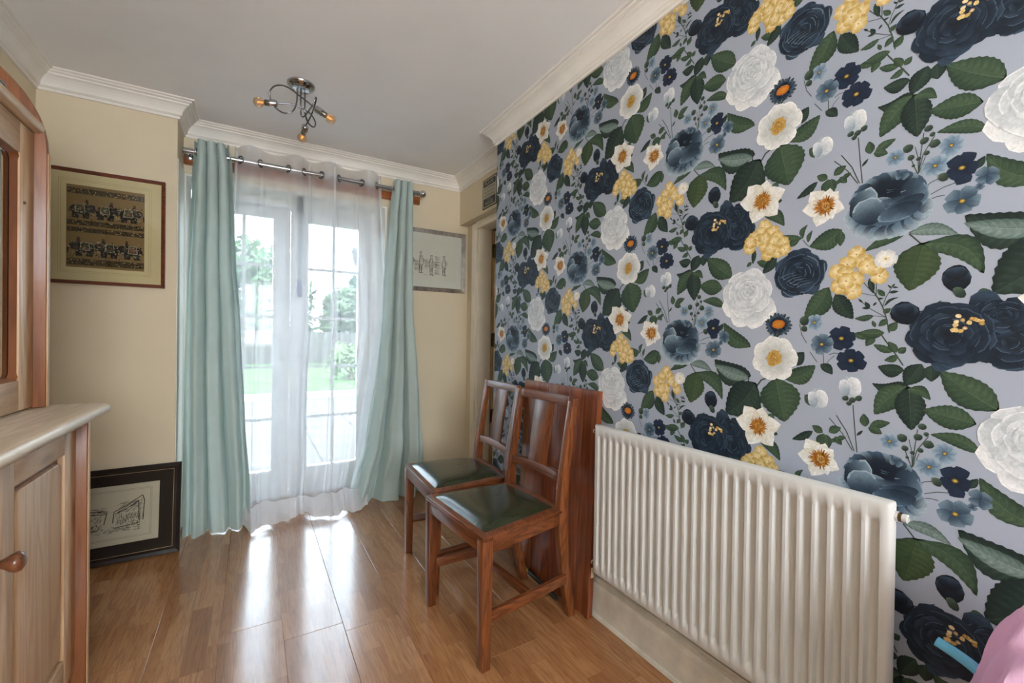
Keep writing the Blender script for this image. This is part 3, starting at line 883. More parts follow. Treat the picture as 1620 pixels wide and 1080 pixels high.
NAVY = ((12, 18, 28), (24, 37, 52), (54, 74, 94), (100, 122, 140))
STEEL = ((24, 38, 54), (70, 94, 114), (130, 153, 168), (172, 188, 197))
WHITE = ((164, 173, 180), (208, 213, 216), (232, 234, 235), (246, 246, 245))
def print_cell():
    P = Pr()
    rg = random.Random(11)
    for it in PRINT:
        k, p = it[0], it[1]
        c = (p[0], p[1])
        if k == 'S':
            P.line([(p[i], p[i + 1]) for i in range(0, len(p), 2)], it[2] * 0.8, (58, 72, 62))
        elif k == 'L':
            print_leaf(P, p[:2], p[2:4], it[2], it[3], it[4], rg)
        elif k == 'NR':
            rx, ry = it[2], it[3]
            for a in (0.2, 2.6, 4.2, 5.4, 1.4):
                pc = (c[0] + rx * 0.8 * math.cos(a), c[1] + ry * 0.8 * math.sin(a))
                P.blob(pc, rx * 0.26, ry * 0.30, a, (math.cos(a), math.sin(a)), NAVY[0], NAVY[2], 12, 0.12, rg, 1.5, NAVY[2])
            if it[4] == 1:
                sm = [(7, 0.70, 0.42), (6, 0.45, 0.40), (5, 0.22, 0.30), (3, 0.08, 0.18)]
                print_rose(P, (c[0] + rx * .48, c[1] - ry * .22), rx * .55, ry * .72, NAVY, 61, .45, sm)
                print_rose(P, (c[0] + rx * .40, c[1] + ry * .50), rx * .48, ry * .42, NAVY, 62, .6, sm)
                print_rose(P, (c[0] - rx * .34, c[1] - ry * .02), rx * .68, ry * .92, NAVY, 63, .5, [(9, .74, .36), (9, .60, .34), (8, .46, .30), (6, .32, .26), (5, .18, .2)])
            else:
                print_rose(P, c, rx, ry, (NAVY[0], (24, 38, 54), (62, 84, 106), (140, 160, 175)), 32, .55, [(7, .70, .44), (7, .54, .42), (6, .40, .36), (5, .28, .28), (4, .16, .2), (3, .06, .12)], .6)
                P.begin()
                for i in range(6):
                    x0_ = c[0] - rx * .72 + i * rx * .13; y0_ = c[1] - ry * (.10 + .09 * i)
                    P.line([(x0_, y0_), (x0_ + rx * .28, y0_ + ry * .13), (x0_ + rx * .62, y0_ + ry * .16)], .12, (128, 150, 166), True)
                P.end()
        elif k == 'WR':
            rx, ry = it[2], it[3]
            for a in (4.3, 5.0, 5.6, 3.6):
                pc = (c[0] + rx * 0.72 * math.cos(a), c[1] + ry * 0.80 * math.sin(a))
                P.blob(pc, rx * 0.40, ry * 0.42, a, (math.cos(a), math.sin(a)), WHITE[0], WHITE[3], 14, 0.08, rg, 0.9, WHITE[3])
            print_rose(P, (c[0] - rx * .06, c[1] + ry * .12), rx * 0.95, ry * 0.86, WHITE, 47, .5, [(6, .62, .50), (7, .50, .40), (7, .38, .31), (6, .26, .24), (5, .15, .17), (3, .06, .1)])
            P.begin()
            for i in range(9):
                a = rg.uniform(-0.6, 0.6)
                q = (c[0] + rx * rg.uniform(-0.3, 0.3), c[1] + ry * rg.uniform(-0.15, 0.4))
                P.line([q, (q[0] + 0.25, q[1] - 0.3)], 0.16, (92, 98, 102), True)
            P.end()
        elif k == 'NB':
            rx, ry = it[2], it[3]
            P.ellipse(c, rx, ry, NAVY[1], NAVY[0], 14, wob=0.08, rg=rg)
            for a in (2.4, 0.8, 1.6):
                P.blob((c[0] + rx * 0.4 * math.cos(a), c[1] + ry * 0.35 * math.sin(a)), rx * 0.55, ry * 0.65, a, (math.cos(a), math.sin(a)), NAVY[0], NAVY[2], 12, 0.08, rg, 1.6, NAVY[2])
        elif k == 'GC':
            for i in range(15):
                q = (c[0] + it[2] * rg.uniform(-0.9, 0.9), c[1] + it[3] * rg.uniform(-0.9, 0.9))
                P.ellipse(q, 0.42, 0.40, rg.choice([(236, 214, 160), (214, 180, 104), (240, 226, 190)]), rg.choice([(196, 156, 84), (226, 200, 142), (150, 112, 56)]), 7, wob=0.2, rg=rg)
        elif k == 'HY':
            r = (it[2] + it[3]) / 2
            a0 = rg.uniform(0, 6.28)
            cols = ((176, 138, 62), (206, 172, 96), (226, 204, 150)) if it[4] == 0 else ((180, 184, 186), (222, 222, 220), (240, 238, 234))
            for i in range(5):
                a = a0 + i * 2 * PI / 5
                tip = (c[0] + it[2] * 1.08 * math.cos(a), c[1] + it[3] * 1.08 * math.sin(a))
                tn = rg.uniform(0.0, 0.5)
                print_petal(P, c, tip, r * 1.08, (238, 226, 190), mixc(cols[2], cols[1], tn), mixc(cols[1], cols[0], tn + rg.uniform(0, .5)), rg, 0.5)
            P.ellipse(c, r * 0.13, r * 0.13, (150, 118, 60), (206, 176, 108), 6)
        elif k == 'TH':
            rx, ry = it[2], it[3]
            for j, (sc_, cc) in enumerate(((1.0, (40, 52, 50)), (0.9, (66, 90, 112)), (0.72, (30, 44, 60)))):
                P.begin()
                for i in range(20):
                    a = 2 * PI * i / 20 + j * 0.1 + rg.uniform(-0.06, 0.06)
                    b0 = (c[0] + rx * 0.3 * math.cos(a), c[1] + ry * 0.3 * math.sin(a))
                    e0 = (c[0] + rx * sc_ * math.cos(a) * rg.uniform(.85, 1.05), c[1] + ry * sc_ * math.sin(a) * rg.uniform(.85, 1.05))
                    print_petal(P, b0, e0, rx * 0.20, cc, mixc(cc, (20, 30, 40), .3), mixc(cc, (120, 140, 156), .25), rg, 0.0)
                P.end()
            P.begin()
            for i in range(9):
                q = (c[0] + rg.uniform(-.7, .7), c[1] - ry * 0.85 + rg.uniform(-.7, .7))
                P.line([q, (q[0] + rg.uniform(-.7, .7), q[1] + .5)], 0.3, (34, 44, 40), True)
            P.end()
            P.ellipse((c[0] + 0.1, c[1] + 0.15), rx * 0.48, ry * 0.36, (212, 140, 44), (176, 98, 28), 14, wob=0.08, rg=rg)
            for i in range(10):
                q = (c[0] + rx * rg.uniform(-.38, .38), c[1] + ry * rg.uniform(-.2, .3))
                P.ellipse(q, .14, .14, (236, 176, 82), (196, 118, 36), 6)
        elif k == 'CA':
            rx, ry = it[2], it[3]
            for i, a in enumerate((0.1, 0.95, 1.75, 2.6, 3.5, 4.4, 5.3)):
                d = (math.cos(a), math.sin(a))
                P.blob((c[0] + rx * .58 * d[0], c[1] + ry * .58 * d[1]), rx * .46, ry * .46, a, d, (176, 180, 178), (238, 238, 234), 16, 0.06, rg, 0.75, (246, 246, 242))
                P.begin()
                for j in (-.2, 0, .2):
                    P.line([(c[0] + rx * .35 * math.cos(a + j), c[1] + ry * .35 * math.sin(a + j)), (c[0] + rx * .78 * math.cos(a + j), c[1] + ry * .78 * math.sin(a + j))], .09, (196, 199, 197), True)
                P.end()
            P.ellipse(c, rx * .36, ry * .36, (150, 112, 40), (196, 160, 90), 14, wob=.12, rg=rg)
            for i in range(42):
                a = rg.uniform(0, 6.28); r0 = rg.uniform(0.05, .42)
                q = (c[0] + rx * r0 * math.cos(a), c[1] + ry * r0 * math.sin(a))
                P.ellipse(q, .2, .2, rg.choice([(226, 188, 96), (240, 220, 160), (170, 120, 40), (122, 84, 30)]), rg.choice([(196, 146, 60), (150, 106, 40)]), 6)
        elif k == 'DF':
            tips = [(p[i], p[i + 1]) for i in range(2, len(p), 2)]
            for tp in tips:
                Ld = math.hypot(tp[0] - c[0], tp[1] - c[1])
                print_petal(P, c, tp, Ld * .80, (190, 176, 140), (224, 222, 212), (240, 239, 236), rg, 0.02, True)
                P.line([c, ((c[0] + tp[0]) / 2, (c[1] + tp[1]) / 2), (c[0] * .12 + tp[0] * .88, c[1] * .12 + tp[1] * .88)], .1, (204, 198, 178), True)
            R = it[2]
            P.ellipse(c, R * .62, R * .62, (150, 96, 30), (176, 112, 36), 18)
            for sc_, n, cc in ((1.0, 34, (150, 88, 22)), (.84, 28, (186, 116, 34)), (.62, 22, (138, 78, 20)), (.45, 16, (206, 150, 62))):
                P.begin()
                for i in range(n):
                    a = 2 * PI * i / n + rg.uniform(-.12, .12); q = sc_ * R * rg.uniform(.75, 1.12)
                    P.line([(c[0] + q * .42 * math.cos(a), c[1] + q * .42 * math.sin(a)), (c[0] + q * .6 * math.cos(a), c[1] + q * .6 * math.sin(a)), (c[0] + q * math.cos(a), c[1] + q * math.sin(a))], R * .24, mixc(cc, (236, 190, 104), rg.uniform(0, .3)), True)
                P.end()
            for i in range(20):
                a = rg.uniform(0, 6.28); q = R * .42 * rg.random() ** .5
                P.ellipse((c[0] + q * math.cos(a), c[1] + q * math.sin(a)), .17, .17, rg.choice([(236, 222, 176), (222, 186, 110), (160, 100, 36)]), (180, 120, 46), 6)
        elif k == 'BP':
            rx, ry = it[2], it[3]
            for i in range(16):
                a = PI + PI * (i + .5) / 16
                a += rg.uniform(-.1, .1)
                d = (math.cos(a), math.sin(a))
                P.blob((c[0] + rx * .85 * d[0], c[1] - ry * .25 + ry * .85 * d[1]), rx * .22, ry * .26, a, d, STEEL[0] if i % 2 else STEEL[1], STEEL[3], 12, .15, rg, 1.1, STEEL[3] if i % 2 else None)
            P.ellipse((c[0], c[1] + ry * .05), rx * .88, ry * .9, STEEL[0], STEEL[1], 20, wob=.05, rg=rg)
            for i in range(14):
                a = PI * (i + .5) / 14
                P.blob((c[0] + rx * .72 * math.cos(a), c[1] + ry * .15 + ry * .72 * math.sin(a)), rx * .2, ry * .24, a, (math.cos(a), math.sin(a)), NAVY[0], STEEL[1] if i % 3 else STEEL[2], 12, .12, rg, 1.3)
            P.ellipse((c[0] + rx * .05, c[1] + ry * .35), rx * .5, ry * .42, (12, 18, 30), (22, 34, 50), 16, wob=.1, rg=rg)
            for (ox, oy, sx, sy, an) in ((.62, .12, .28, .55, .3), (-.1, .05, .35, .16, -.2), (.15, -.05, .42, .18, .1), (-.25, -.12, .40, .17, -.25), (.35, -.25, .5, .26, .35), (-.55, .1, .34, .62, -.35), (-.42, -.22, .40, .52, -.15), (.30, -.45, .50, .30, .2)):
                d = (-.35 if ox > 0 else .2, -.93) if abs(ox) < .5 else ((.9 if ox > 0 else -.9), -.3)
                hi = STEEL[2] if ox < .2 else mixc(STEEL[1], STEEL[2], .5)
                P.blob((c[0] + rx * ox, c[1] + ry * oy), rx * sx, ry * sy, an, (-d[0], -d[1]) if ox < 0 else d, STEEL[0], hi, 16, .06, rg, 1.0, STEEL[3] if ox < .3 else STEEL[2])
            P.begin()
            for i in range(8):
                q0 = (c[0] + rx * rg.uniform(-.2, .35), c[1] + ry * rg.uniform(.15, .6))
                P.line([q0, (q0[0] + rg.uniform(.6, 1.4), q0[1] + rg.uniform(-.3, .3))], .22, rg.choice([STEEL[1], STEEL[0], STEEL[2]]), True)
            P.end()
        elif k == 'SF':
            rx, ry, tone, n = it[2], it[3], it[4], it[5]
            pal = (((74, 96, 116), (120, 144, 164), (156, 176, 190)), ((16, 24, 42), (30, 44, 66), (56, 74, 98)), ((40, 58, 76), (78, 100, 118), (120, 140, 152)))[tone]
            a0 = rg.uniform(0, 6.28)
            for i in range(n):
                a = a0 + i * 2 * PI / n
                q = rg.uniform(.88, 1.05)
                print_petal(P, c, (c[0] + rx * q * math.cos(a), c[1] + ry * q * math.sin(a)), (rx + ry) * (1.5 / n + .16) , pal[0], mixc(pal[1], pal[0], rg.uniform(0, .4)), pal[2] if tone != 1 else pal[1], rg, .45)
            r = (rx + ry) / 2
            if n > 4:
                P.ellipse(c, r * .2, r * .17, (70, 58, 34), (96, 84, 40), 8)
                P.ellipse(c, r * .13, r * .11, (212, 186, 96), (176, 140, 56), 8)
        elif k == 'WB':
            rx, ry = it[2], it[3]
            P.ellipse(c, rx * .85, ry, (206, 212, 216), (160, 172, 182), 16, wob=.05, rg=rg)
            P.blob((c[0] + rx * .25, c[1] + ry * .05), rx * .6, ry * .8, .1, (.8, .6), (176, 186, 194), (240, 240, 238), 14, .05, rg, .8, (246, 246, 244))
            P.blob((c[0] - rx * .45, c[1] - ry * .1), rx * .42, ry * .72, .15, (-.6, .8), (140, 156, 170), (222, 226, 228), 14, .05, rg, 1.0, (238, 240, 240))
        elif k == 'GB':
            rx, ry = it[2], it[3]
            P.blob(c, rx, ry, 0.5, (-.5, .86), (34, 48, 42), (84, 104, 86), 9, .08, rg)
    return P

P1, P2 = 0.5325, 0.62
U0, V0 = -0.80, 1.43
def wallpaper():
    P = print_cell()
    vecs = [(0, 0), (0, 62), (0, -62), (53.25, 31), (53.25, -31), (-53.25, 31), (-53.25, -31), (53.25, 93), (53.25, -93), (-53.25, 93), (-53.25, -93)]
    V, C, F, Z = P.arrays(vecs)
    V = V / 100.0
    pos = []; col = []; fac = []; n = 0
    for i in range(-6, 6):
        for j in range(-5, 6):
            u = V[:, 0] + U0 + i * P1; w = V[:, 1] + V0 + i * P2 / 2 + j * P2
            # u = -y ; keep cells touching the wall
            if u.max() < -YE or u.min() > -YF or w.max() < 0.12 or w.min() > ZC: continue
            p = np.stack([XR - 0.0003 - Z * 1.0e-5, -u, w], 1)
            f_ = F
            yy = p[:, 1][F]; ww = p[:, 2][F]
            keep = (yy.min(1) < YE) & (yy.max(1) > YF) & (ww.max(1) > 0.12) & (ww.min(1) < ZC)
            f_ = F[keep]
            if len(f_) == 0: continue
            pos.append(p); col.append(C); fac.append(f_ + n); n += len(p)
    pos = np.concatenate(pos); col = np.concatenate(col); fac = np.concatenate(fac)
    used = np.unique(fac); remap = np.zeros(len(pos), int); remap[used] = np.arange(len(used))
    pos = pos[used]; col = col[used]; fac = remap[fac]
    o = flat_mesh('wallpaper_print', pos, col, fac, vcol('printed_flowers', 0.6, 0.3, 0.0, 90), wall_right)
    bm = bmesh.new(); bm.from_mesh(o.data)
    for co, no in (((0, YE - 0.0005, 0), (0, 1, 0)), ((0, YF, 0), (0, -1, 0)), ((0, 0, 0.13), (0, 0, -1)), ((0, 0, ZC - 0.001), (0, 0, 1))):
        bmesh.ops.bisect_plane(bm, geom=bm.verts[:] + bm.edges[:] + bm.faces[:], plane_co=co, plane_no=no, clear_outer=True)
    # print faces the room
    for f_ in bm.faces:
        if f_.normal.x > 0: f_.normal_flip()
    bm.to_mesh(o.data); bm.free()
    o['label'] = 'navy roses, white roses, gold hydrangeas and green leaves printed on the wallpaper'
    o['kind'] = 'stuff'
    print('wallpaper', len(o.data.polygons), 'layers', Z.max())
    return o
wallpaper()

# ================================================================== curtains at the French doors
ROD_Y, ROD_Z = 2.965, 2.106
MT['green'] = cloth('duck_egg_curtain_fabric', (188, 205, 200), 0.13, sheen=0.2)
MT['sheer'] = cloth('white_voile', (246, 249, 255), 0.58, 0.36, sheen=0.0)
MT['hem'] = cloth('white_voile_folded', (246, 247, 250), 0.35, 0.86, sheen=0.0)
MT['seam'] = cloth('white_voile_double', (232, 234, 240), 0.40, 0.62, sheen=0.0)
MT['orange_wood'] = wood('orange_varnished_batten', (168, 98, 52), (148, 80, 40), (104, 52, 26), 'x', 0.35, coat=0.3)

bat = tag(empty('curtain_batten', (0.336, 3.05, 2.08)), 'orange-brown wooden batten behind the curtain rod', 'batten')
box('board', MT['orange_wood'], XS + 0.003 - 0.336, -0.018, -0.026, 1.025 - 0.336, 0.0095, 0.026, bat, 0.003)
for bx in (XS + 0.06 - 0.336, 0.0, 0.63):
    MB().lathe([(0.005, 0), (0.005, 0.002), (0.001, 0.003)], (bx, -0.018, 0.0), (0, -1, 0), 8).build('screw', MT['steel'], bat)

rod = tag(empty('curtain_rod', (0.32, ROD_Y, ROD_Z)), 'chrome eyelet curtain rod above the French doors', 'curtain rod')
MB().tube([(XS + 0.006 - 0.32, 0, -0.004), (0.985 - 0.32, 0, 0.004)], 0.0135, 16).build('pole', MT['chrome'], rod, smooth=True)
MB().tube([(XS + 0.0055 - 0.32, 0, -0.004), (XS + 0.05 - 0.32, 0, -0.004)], 0.0165, 16).build('end_socket', MT['chrome'], rod, smooth=True)
MB().lathe([(0.016, 0), (0.016, 0.012), (0.011, 0.016), (0.011, 0.02), (0.022, 0.030), (0.026, 0.042), (0.022, 0.056), (0.010, 0.064), (0.001, 0.066)], (0.98 - 0.32, 0, 0.004), (1, 0, 0), 18).build('finial', MT['chrome'], rod, smooth=True)
for bx in (0.955 - 0.32, XS + 0.03 - 0.32):
    MB().tube([(bx, 0.066, -0.012), (bx, 0.03, -0.012), (bx, 0.0, -0.016)], 0.007, 8).lathe([(0.02, 0), (0.02, 0.004), (0.014, 0.007)], (bx, 0.067, -0.012), (0, -1, 0), 14).build('bracket', MT['chrome'], rod, smooth=True)

def drape(name, xl, xr, folds, amp, yc, ztop, seed, nu=150, nv=70, flare=0.05, zb=0.004, hem=0.004, phase=0.0, sharp=0.62):
    rg = random.Random(seed)
    ph = [rg.uniform(-0.5, 0.5) for _ in range(8)]
    def fn(s, t):
        z = ztop + (zb - ztop) * t
        a0, a1 = interp(xl, z), interp(xr, z)
        # folds wander a little with height
        sw = s + 0.025 * math.sin(2 * PI * (s * 1.3 + t * 0.9) + ph[0]) * t
        w = 2 * PI * folds * sw + phase + 0.5 * math.sin(3 * t + ph[1] + 4 * s) * t
        am = interp(amp, z)
        k = math.sin(w)
        k = math.copysign(abs(k) ** sharp, k)
        k2 = 0.28 * math.sin(2.3 * w + ph[2] + 2 * t)
        x_ = a0 + (a1 - a0) * s + 0.30 * am * math.cos(w) * math.sin(PI * s) ** 0.5
        y_ = yc(z, s) + am * (k + k2 * t)
        # fabric breaks on the floor
        b = max(0.0, (t - 0.93) / 0.07)
        y_ -= flare * b * b * (0.6 + 0.4 * math.sin(w * 0.5 + 1.0))
        z += hem * b * (0.5 + 0.5 * math.sin(w + 1.2)) * (1 if t < 1 else 0.7)
        y_ += 0.003 * math.sin(23 * t + 9 * s + ph[3]) * t + 0.002 * math.sin(61 * t + 31 * s)
        return (x_, y_, z)
    return MB().grid(fn, nu, nv)

def eyelet(cx, rz=0.0, parent=None, mt=None):
    pts = []
    for i in range(20):
        a = 2 * PI * i / 20
        pts.append((0, 0.0205 * math.cos(a), 0.0205 * math.sin(a)))
    o = MB().tube(pts, 0.0042, 8, closed=True).build('eyelet', mt or MT['chrome'], parent, smooth=True)
    o.location = cx; o.rotation_euler = (0, 0, rz)
    return o

# near-left green curtain
cl = tag(empty('curtain', (-0.17, ROD_Y, 0)), 'duck-egg green eyelet curtain gathered beside the framed floor picture', 'curtain', 'green eyelet curtains')
g = drape('c', [(2.166, -0.286), (1.9, -0.296), (1.3, -0.315), (0.85, -0.322), (0.3, -0.318), (0.0, -0.315)],
          [(2.166, -0.125), (2.05, -0.108), (1.6, -0.090), (1.1, -0.060), (0.6, -0.035), (0.25, -0.010), (0.0, 0.000)],
          3.6, [(2.166, 0.038), (1.9, 0.042), (1.0, 0.048), (0.2, 0.044), (0.0, 0.036)], lambda z, s: 2.952 - 0.03 * (1 - z / 2.166) - 0.02 * (1 - s) * (1 - z / 2.166), 2.166, 3, flare=0.028)
o = g.build('fabric', MT['green'], cl, smooth=True); o.matrix_parent_inverse = Matrix.Translation((0.17, -ROD_Y, 0))
for i in range(5):
    eyelet((-0.275 + i * 0.033 + 0.17, 0.0, ROD_Z), 0.25 * (1 if i % 2 else -1), cl)
# far-right green curtain
cr_ = tag(empty('curtain', (0.88, ROD_Y, 0)), 'duck-egg green eyelet curtain gathered beside the silver picture frame', 'curtain', 'green eyelet curtains')
g = drape('c', [(2.168, 0.815), (1.9, 0.790), (1.32, 0.752), (0.9, 0.715), (0.4, 0.645), (0.15, 0.570), (0.0, 0.520)],
          [(2.168, 0.955), (1.8, 0.958), (1.3, 0.968), (0.9, 1.005), (0.55, 1.030), (0.3, 1.050), (0.0, 1.045)],
          3.3, [(2.168, 0.036), (1.9, 0.042), (1.0, 0.052), (0.2, 0.052), (0.0, 0.044)], lambda z, s: 2.955 - 0.012 * (1 - z / 2.166), 2.168, 9, flare=0.045, phase=0.8)
o = g.build('fabric', MT['green'], cr_, smooth=True); o.matrix_parent_inverse = Matrix.Translation((-0.88, -ROD_Y, 0))
for i in range(5):
    eyelet((0.82 + i * 0.03 - 0.88, 0.0, ROD_Z + 0.003), 0.25 * (1 if i % 2 else -1), cr_)

# sheer voile between them, threaded on the rod
sh = tag(empty('sheer_curtain', (0.32, ROD_Y, 0)), 'white translucent voile panel hanging over the French doors', 'curtain')
cross = [-0.105, -0.07, 0.03, 0.175, 0.262, 0.36, 0.465, 0.605, 0.70, 0.76]
def thread(x_):
    for k, (a, b) in enumerate(zip(cross, cross[1:])):
        if a <= x_ <= b:
            return math.sin(PI * (x_ - a) / (b - a)) * (1 if k % 2 == 0 else -1)
    return 0.0
def sheer_fn(s, t):
    z = 2.188 + (0.003 - 2.188) * t
    x0 = interp([(2.188, -0.10), (1.0, -0.14), (0.0, -0.06)], z); x1 = interp([(2.188, 0.74), (1.2, 0.80), (0.4, 0.70), (0.0, 0.64)], z)
    xs = -0.10 + 0.84 * s
    fade = interp([(2.188, 1.0), (1.9, 0.8), (1.0, 0.45), (0.0, 0.35)], z)
    x_ = x0 + (x1 - x0) * s + 0.012 * math.sin(17 * s + 2 * t) * t
    y_ = ROD_Y + 0.040 * thread(xs) * fade + 0.018 * math.sin(2 * PI * 6.3 * s + 1.2 * t) * t + 0.012 * math.sin(2 * PI * 2.2 * s + 2.5 * t) * t + 0.006 * math.sin(2 * PI * 13 * s + 3 * t) * t
    # sharp gathers that run down the panel
    for c, w_, a in ((0.17, 0.010, 0.020), (0.47, 0.012, 0.022), (0.635, 0.014, 0.026), (0.79, 0.009, 0.018)):
        cc = c + 0.03 * math.sin(2.2 * t + c * 9) * t
        y_ -= a * math.exp(-((s - cc) / w_) ** 2) * min(1, t * 4)
        x_ += 0.5 * a * (s - cc) / w_ * math.exp(-((s - cc) / w_) ** 2) * min(1, t * 4)
    # hem sinks on the boards and crumples
    b = max(0.0, (t - 0.955) / 0.045)
    lift = [0.02, 0.035, 0.03][int(s * 2.99)]
    y_ -= b * (0.10 + 0.05 * math.sin(9 * s) + 0.07 * math.exp(-((s - 0.66) / 0.12) ** 2))
    z += b * (0.016 + 0.012 * math.sin(23 * s + 3 * b) + 0.008 * math.sin(51 * s)) * (1.2 - 0.75 * b)
    if 0.90 < t:
        y_ += 0.010 * math.sin(31 * s + 14 * t) * (t - 0.90) / 0.10
    return (x_, y_, max(z, 0.004))
ms = MB().grid(sheer_fn, 240, 120)
o = ms.build('voile', MT['sheer'], sh, smooth=True); o.matrix_parent_inverse = Matrix.Translation((-0.32, -ROD_Y, 0))
# heading band: a second layer of cloth along the top
hb = MB().grid(lambda s, t: (lambda p: (p[0], p[1] - 0.0012, p[2]))(sheer_fn(s, t * 0.040)), 200, 6)
o = hb.build('heading_band', MT['sheer'], sh, smooth=True); o.matrix_parent_inverse = Matrix.Translation((-0.32, -ROD_Y, 0))
# sewn side seams and joins: narrow double folds of the same cloth
for s0 in (0.012, 0.47, 0.635, 0.985):
    sm = MB().grid(lambda s, t: (lambda p: (p[0], p[1] - 0.0016, p[2]))(sheer_fn(s0 - 0.006 + 0.012 * s, 0.01 + t * 0.985)), 3, 110)
    o = sm.build('seam', MT['seam'], sh, smooth=True); o.matrix_parent_inverse = Matrix.Translation((-0.32, -ROD_Y, 0))
# the folded hem heaped on the boards
for k in range(2):
    hm = MB().grid(lambda s, t: (lambda p: (p[0], p[1] - 0.004 - 0.010 * k - 0.012 * t + 0.008 * math.sin(37 * s + 5 * k) * t, max(0.004, p[2] + 0.006 * k + 0.010 * math.sin(29 * s + 2.1 * k) * (1 - t) * 0.6)))(sheer_fn(s, 0.968 - 0.012 * k + 0.030 * t)), 200, 14)
    o = hm.build('hem', MT['hem'], sh, smooth=True); o.matrix_parent_inverse = Matrix.Translation((-0.32, -ROD_Y, 0))
for c in cross[1:-1]:
    eyelet((c - 0.32, 0, ROD_Z + 0.002), 0.7 if cross.index(c) % 2 else -0.7, sh, MT['steel'])

# crystal mobile hanging behind the voile
mob = tag(empty('hanging_mobile', (0.256, 3.12, 1.99)), 'hanging mobile with grey top, clear spiral and violet drop', 'mobile')
MB().tube([(0, 0, 0.0), (0, 0, 0.019)], 0.002, 6).build('cord', MT['steel'], mob)
MB().lathe([(0.020, -0.100), (0.0215, -0.098), (0.0175, 0.0), (0.010, 0.002), (0.002, 0.004)], n=20).build('top_cap', plain('slate_grey_plastic', (44, 46, 54), 0.5), mob, smooth=True)
clearm = glassy('clear_acrylic', (225, 228, 236), 1.6)
for k in range(2):
    pts = [(0.013 * math.cos(a + k * PI) * (1 - 0.25 * i / 110), 0.013 * math.sin(a + k * PI), -0.11 - 0.40 * i / 110) for i in range(111) for a in [2 * PI * 9 * i / 110]]
    MB().tube(pts, 0.0028, 6).build('spiral', clearm, mob, smooth=True)
MB().tube([(0, 0, -0.10), (0, 0, -0.535)], 0.0012, 5).build('cord', MT['steel'], mob)
MB().lathe([(0.002, -0.528), (0.012, -0.532), (0.0155, -0.542), (0.0155, -0.625), (0.012, -0.640), (0.004, -0.644)], n=16).build('drop', glassy('violet_glass', (168, 158, 214), 1.5), mob, smooth=True)

# key with a red fob on the reveal
kf = tag(empty('key_fob', (0.782, 3.20, 1.955)), 'keys with a red fob hanging on the door reveal', 'keys')
MB().tube([(0.0025, 0, 0), (-0.012, 0, 0.002), (-0.014, 0, 0.012)], 0.0022, 6).build('hook', MT['steel'], kf)
MB().tube([(-0.008 + 0.0 * math.cos(a), 0.012 * math.cos(a), -0.012 + 0.012 * math.sin(a)) for a in [2 * PI * i / 16 for i in range(16)]], 0.0012, 6, closed=True).build('ring', MT['steel'], kf, smooth=True)
MB().prism([(-0.004, -0.024), (0.004, -0.024), (0.004, -0.06), (0.008, -0.063), (0.004, -0.066), (0.007, -0.07), (0.003, -0.076), (-0.003, -0.076), (-0.004, -0.06)], 'yz', -0.0090, -0.0070).build('key', MT['steel'], kf)
MB().box(-0.012, -0.013, -0.125, -0.004, 0.013, -0.078).build('fob', plain('red_plastic', (196, 52, 44), 0.4), kf, bevel=0.004)

# ================================================================== pine dresser
MT['pine'] = wood('pine_wood', (216, 184, 146), (202, 164, 122), (166, 120, 82), 'z', 0.38, 150, 9, 0.15, 0.05, knots=0.9, rings=26, figure=0.72)
MT['pine_y'] = wood('pine_wood_long', (212, 182, 146), (200, 166, 126), (164, 120, 84), 'y', 0.38, 150, 9, 0.15, 0.05, knots=0.9, rings=26, figure=0.72)
MT['pine_top'] = wood('scrubbed_pine_top', (234, 220, 198), (220, 202, 176), (166, 138, 110), 'y', 0.34, 150, 10, 0.1, 0.05, knots=0.9, rings=24, figure=0.62)
MT['pine_shade'] = wood('shaded_pine_side', (146, 92, 56), (124, 72, 42), (76, 42, 24), 'z', 0.4, 150, 16, 0.15, 0.06, knots=0.6, rings=14, figure=0.65)  # pine with the shade of end panels and recesses put into its colour
MT['knob'] = wood('turned_knob_wood', (130, 82, 54), (104, 62, 40), (60, 34, 22), 'x', 0.3, 200, 30, 0.3)

db = tag(empty('pine_dresser', (-0.62, 1.31, 0)), 'pine dresser base cupboard with panelled doors and thick scrubbed top', 'dresser')
def dpart(o):  # vertices given in room coordinates, part hangs under its thing
    p = o.parent
    while p.parent: p = p.parent
    o.matrix_parent_inverse = Matrix.Translation(tuple(-c for c in p.location)) if o.parent is p else Matrix.Identity(4)
    return o
Y0, Y1 = 0.81, 1.81
BX0, BF, BP_ = -0.838, -0.455, -0.430    # back, door front, end panel front
dpart(MB().box(BX0, Y0 + 0.02, 0.06, BF - 0.030, Y1 - 0.02, 0.83).build('carcass', MT['pine'], db))
dpart(box('plinth', MT['pine_y'], BX0, Y0 + 0.02, 0.0, BF - 0.03, Y1 - 0.02, 0.06, db, 0.003))
for ya, yb in ((Y0, Y0 + 0.02), (Y1 - 0.02, Y1)):
    dpart(box('end_panel', MT['pine_shade'], BX0, ya, 0.0, BP_, yb, 0.845, db, 0.003))
for ya, yb in ((Y0, Y0 + 0.02), (Y1 - 0.02, Y1)):
    dpart(box('edging', MT['pine'], BP_ + 0.0002, ya + 0.002, 0.0, BP_ + 0.003, yb, 0.844, db, 0.001))
